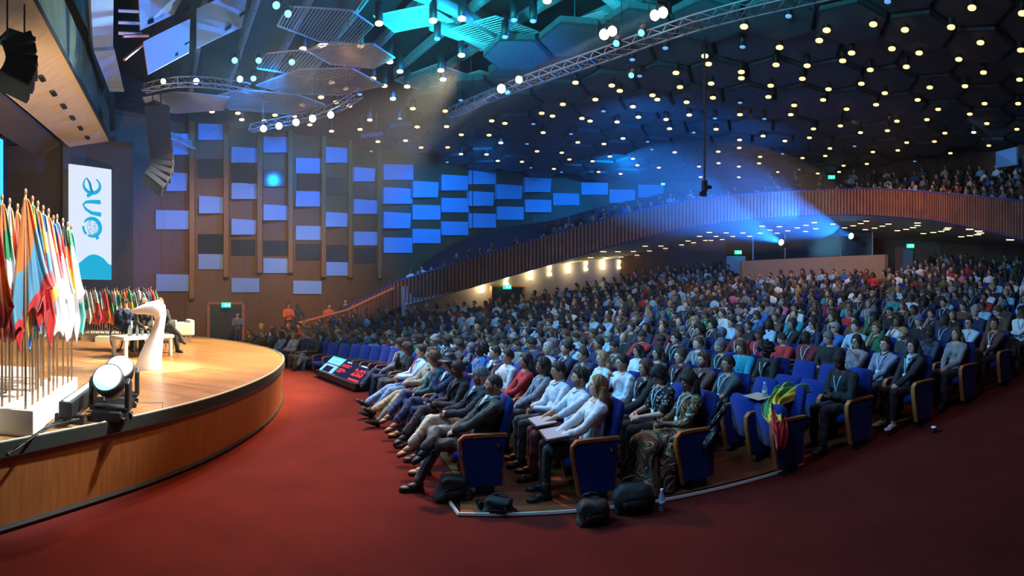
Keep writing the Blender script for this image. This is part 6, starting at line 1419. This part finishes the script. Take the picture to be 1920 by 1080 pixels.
NEARN = 300-hero_count-len(STAND)-3
pr = random.Random(21)
for s in vis[:NEARN]:
    k, n, x, y, z, a = s; ki = pr.randrange(len(KIT)); sp, D = KIT[ki]
    tn, tc, _ = pick(pr, TOPS); hn, _ = pick(pr, HC); sk, _ = pick(pr, SKW)
    if sk in ('brown','dark','tan') and hn in ('blond','auburn','red','grey'): hn = 'black'
    hcn = HAIRC[hn]; hs = sp['hair']; hd = f"{ {'dark':'dark brown'}.get(hn,hn) } {HD_[hs]} hair" if hs in HD_ else {'hijab':'a headscarf','cap':'a cap','beanie':'a knitted hat'}[hs]
    if hs in ('hijab','cap','beanie'): hcn = pr.choice([(.02,.02,.025),(.3,.3,.28),(.04,.10,.12),(.10,.12,.2)])
    if hs in ('long','bob','tied','hijab','braids'): pass
    r = empty('person', (x+pr.uniform(-.03,.03), y+pr.uniform(-.03,.03), z), a+rad(pr.uniform(-9,9)), f"person with {hd} in a {tn} top, {ordinal(k+1)} row, {ordinal(n+1)} from aisle".replace('dark brown','dark'), 'person', 'audience in the nearer stalls')
    r.scale = (pr.uniform(.94,1.04),)*3
    put('body', D['body'], r, color=SKIN[sk]); put('headscarf' if hs == 'hijab' else hs if hs in ('cap','beanie') else 'hair', D['hair'], r, color=hcn); put('top', D['top'], r, color=tc); put('trousers', D['bottom'], r, color=pr.choice([(.012,.012,.015),(.02,.03,.07),(.05,.05,.06),(.12,.10,.08)]))
    if pr.random() < .55: put('lanyard', D['lan'], r, color=pr.choice([(.35,.65,.85),(.6,.65,.7),(.2,.6,.85)]))
# the mass of the audience, stalls and balcony
def low_person(r, M, vs_, fs_, cs_):
    def put_(mb, c):
        k = len(vs_); vs_.extend(tuple(M @ Vector(p)) for p in mb.v); fs_.extend(tuple(i+k for i in f) for f in mb.f); cs_.extend([c]*len(mb.f))
    sk = SKIN[pick(r, SKW)[0]]; hn = pick(r, HC)[0]; tc = pick(r, TOPS)[1]; hcol = HAIRC[hn]
    yw = rad(r.uniform(-40,5)); le = r.uniform(.0,.12); hx = -.10-le*.3; Mh = Matrix.Translation((hx+.02,0,1.19+r.uniform(-.06,.05))) @ Matrix.Rotation(yw,4,'Z') @ Matrix.Rotation(r.choice((0,0,.1,.35)),4,'Y')
    h = MB(); head_grid(h, Mh, 14, 9, ears=False); put_(h, sk)
    st = r.choice(('short','short','long','long','bob','quiff','tied')); hm = MB(); head_grid(hm, Mh, 14, 9, rf=hair_r(st, r.random()*6)); 
    if st in ('long','bob'): hm.ell(Mh @ Vector((-.07,0,-.12)), (.055,.085,.13 if st == 'long' else .07), None, 8, 5)
    put_(hm, hcol)
    b = MB(); b.cone((hx-.01,0,1.0),(hx,0,1.12),.05,.045,6); put_(b, sk)
    t = MB(); t.ell((hx-.01,0,.86),(.13,.19,.20),None,10,6); t.ell((hx+.03,0,.66),(.14,.18,.18),None,8,5)
    for y in (-1,1):
        t.cone((hx,y*.17,.97),(hx+.04,y*.23,.72),.06,.05,6); t.cone((hx+.04,y*.23,.72),(.20,y*.10,.66),.05,.038,6)
    put_(t, tc)
    q = MB(); q.ell((.22,.04,.65),(.06,.07,.03),None,6,4); put_(q, sk)
    l = MB(); 
    for y in (-1,1): l.cone((0,y*.09,.54),(.45,y*.11,.54),.09,.065,6); l.cone((.45,y*.11,.54),(.47,y*.11,.05),.06,.05,6)
    put_(l, (.02,.02,.03))
vs_, fs_, cs_ = [], [], []; cr = random.Random(77)
for s in vis[NEARN:]:
    k, n, x, y, z, a = s
    if cr.random() < .03: continue
    low_person(cr, Matrix.Translation((x+cr.uniform(-.05,.05),y+cr.uniform(-.05,.05),z)) @ Matrix.Rotation(a+cr.uniform(-.15,.15),4,'Z'), vs_, fs_, cs_)
sB = np.r_[0, np.cumsum(np.linalg.norm(np.diff(BP[:,:2], axis=0), axis=1))]
for d, h in ((.55,-.95),(1.45,-.62),(2.4,-.25),(3.4,.2),(4.5,.7),(5.6,1.2),(6.7,1.75)):
    q = .6
    while q < sB[-1]:
        x, y, zt = (np.interp(q, sB, BP[:,c]) for c in range(3)); nx, ny = (np.interp(q, sB, nB[:,c]) for c in range(2)); u = 960+CF*math.atan2(x, y); q += .56
        gap = u > 1845 and u < 1875
        if u < 760 or (u < 1000 and (d > 1.5 or cr.random() < .15)) or (u < 1450 and d > 2.5) or gap or (u > 1000 and cr.random() < .05): continue
        low_person(cr, Matrix.Translation((x+nx*d,y+ny*d,zt+h-.12)) @ Matrix.Rotation(math.atan2(-ny,-nx)+cr.uniform(-.2,.2),4,'Z'), vs_, fs_, cs_)
me = bpy.data.meshes.new('seated_audience'); me.from_pydata(vs_, [], fs_); me.materials.append(MAT['crowd']); me.polygons.foreach_set('use_smooth', [True]*len(fs_))
ca = me.color_attributes.new('col','FLOAT_COLOR','CORNER'); buf = []
for f, c in zip(fs_, cs_): buf += [*c, 1]*len(f)
ca.data.foreach_set('color', buf); me.update()
put('seated_audience', me, None, label='dense seated audience filling the far stalls and the balcony rows', cat='audience', kind='stuff')
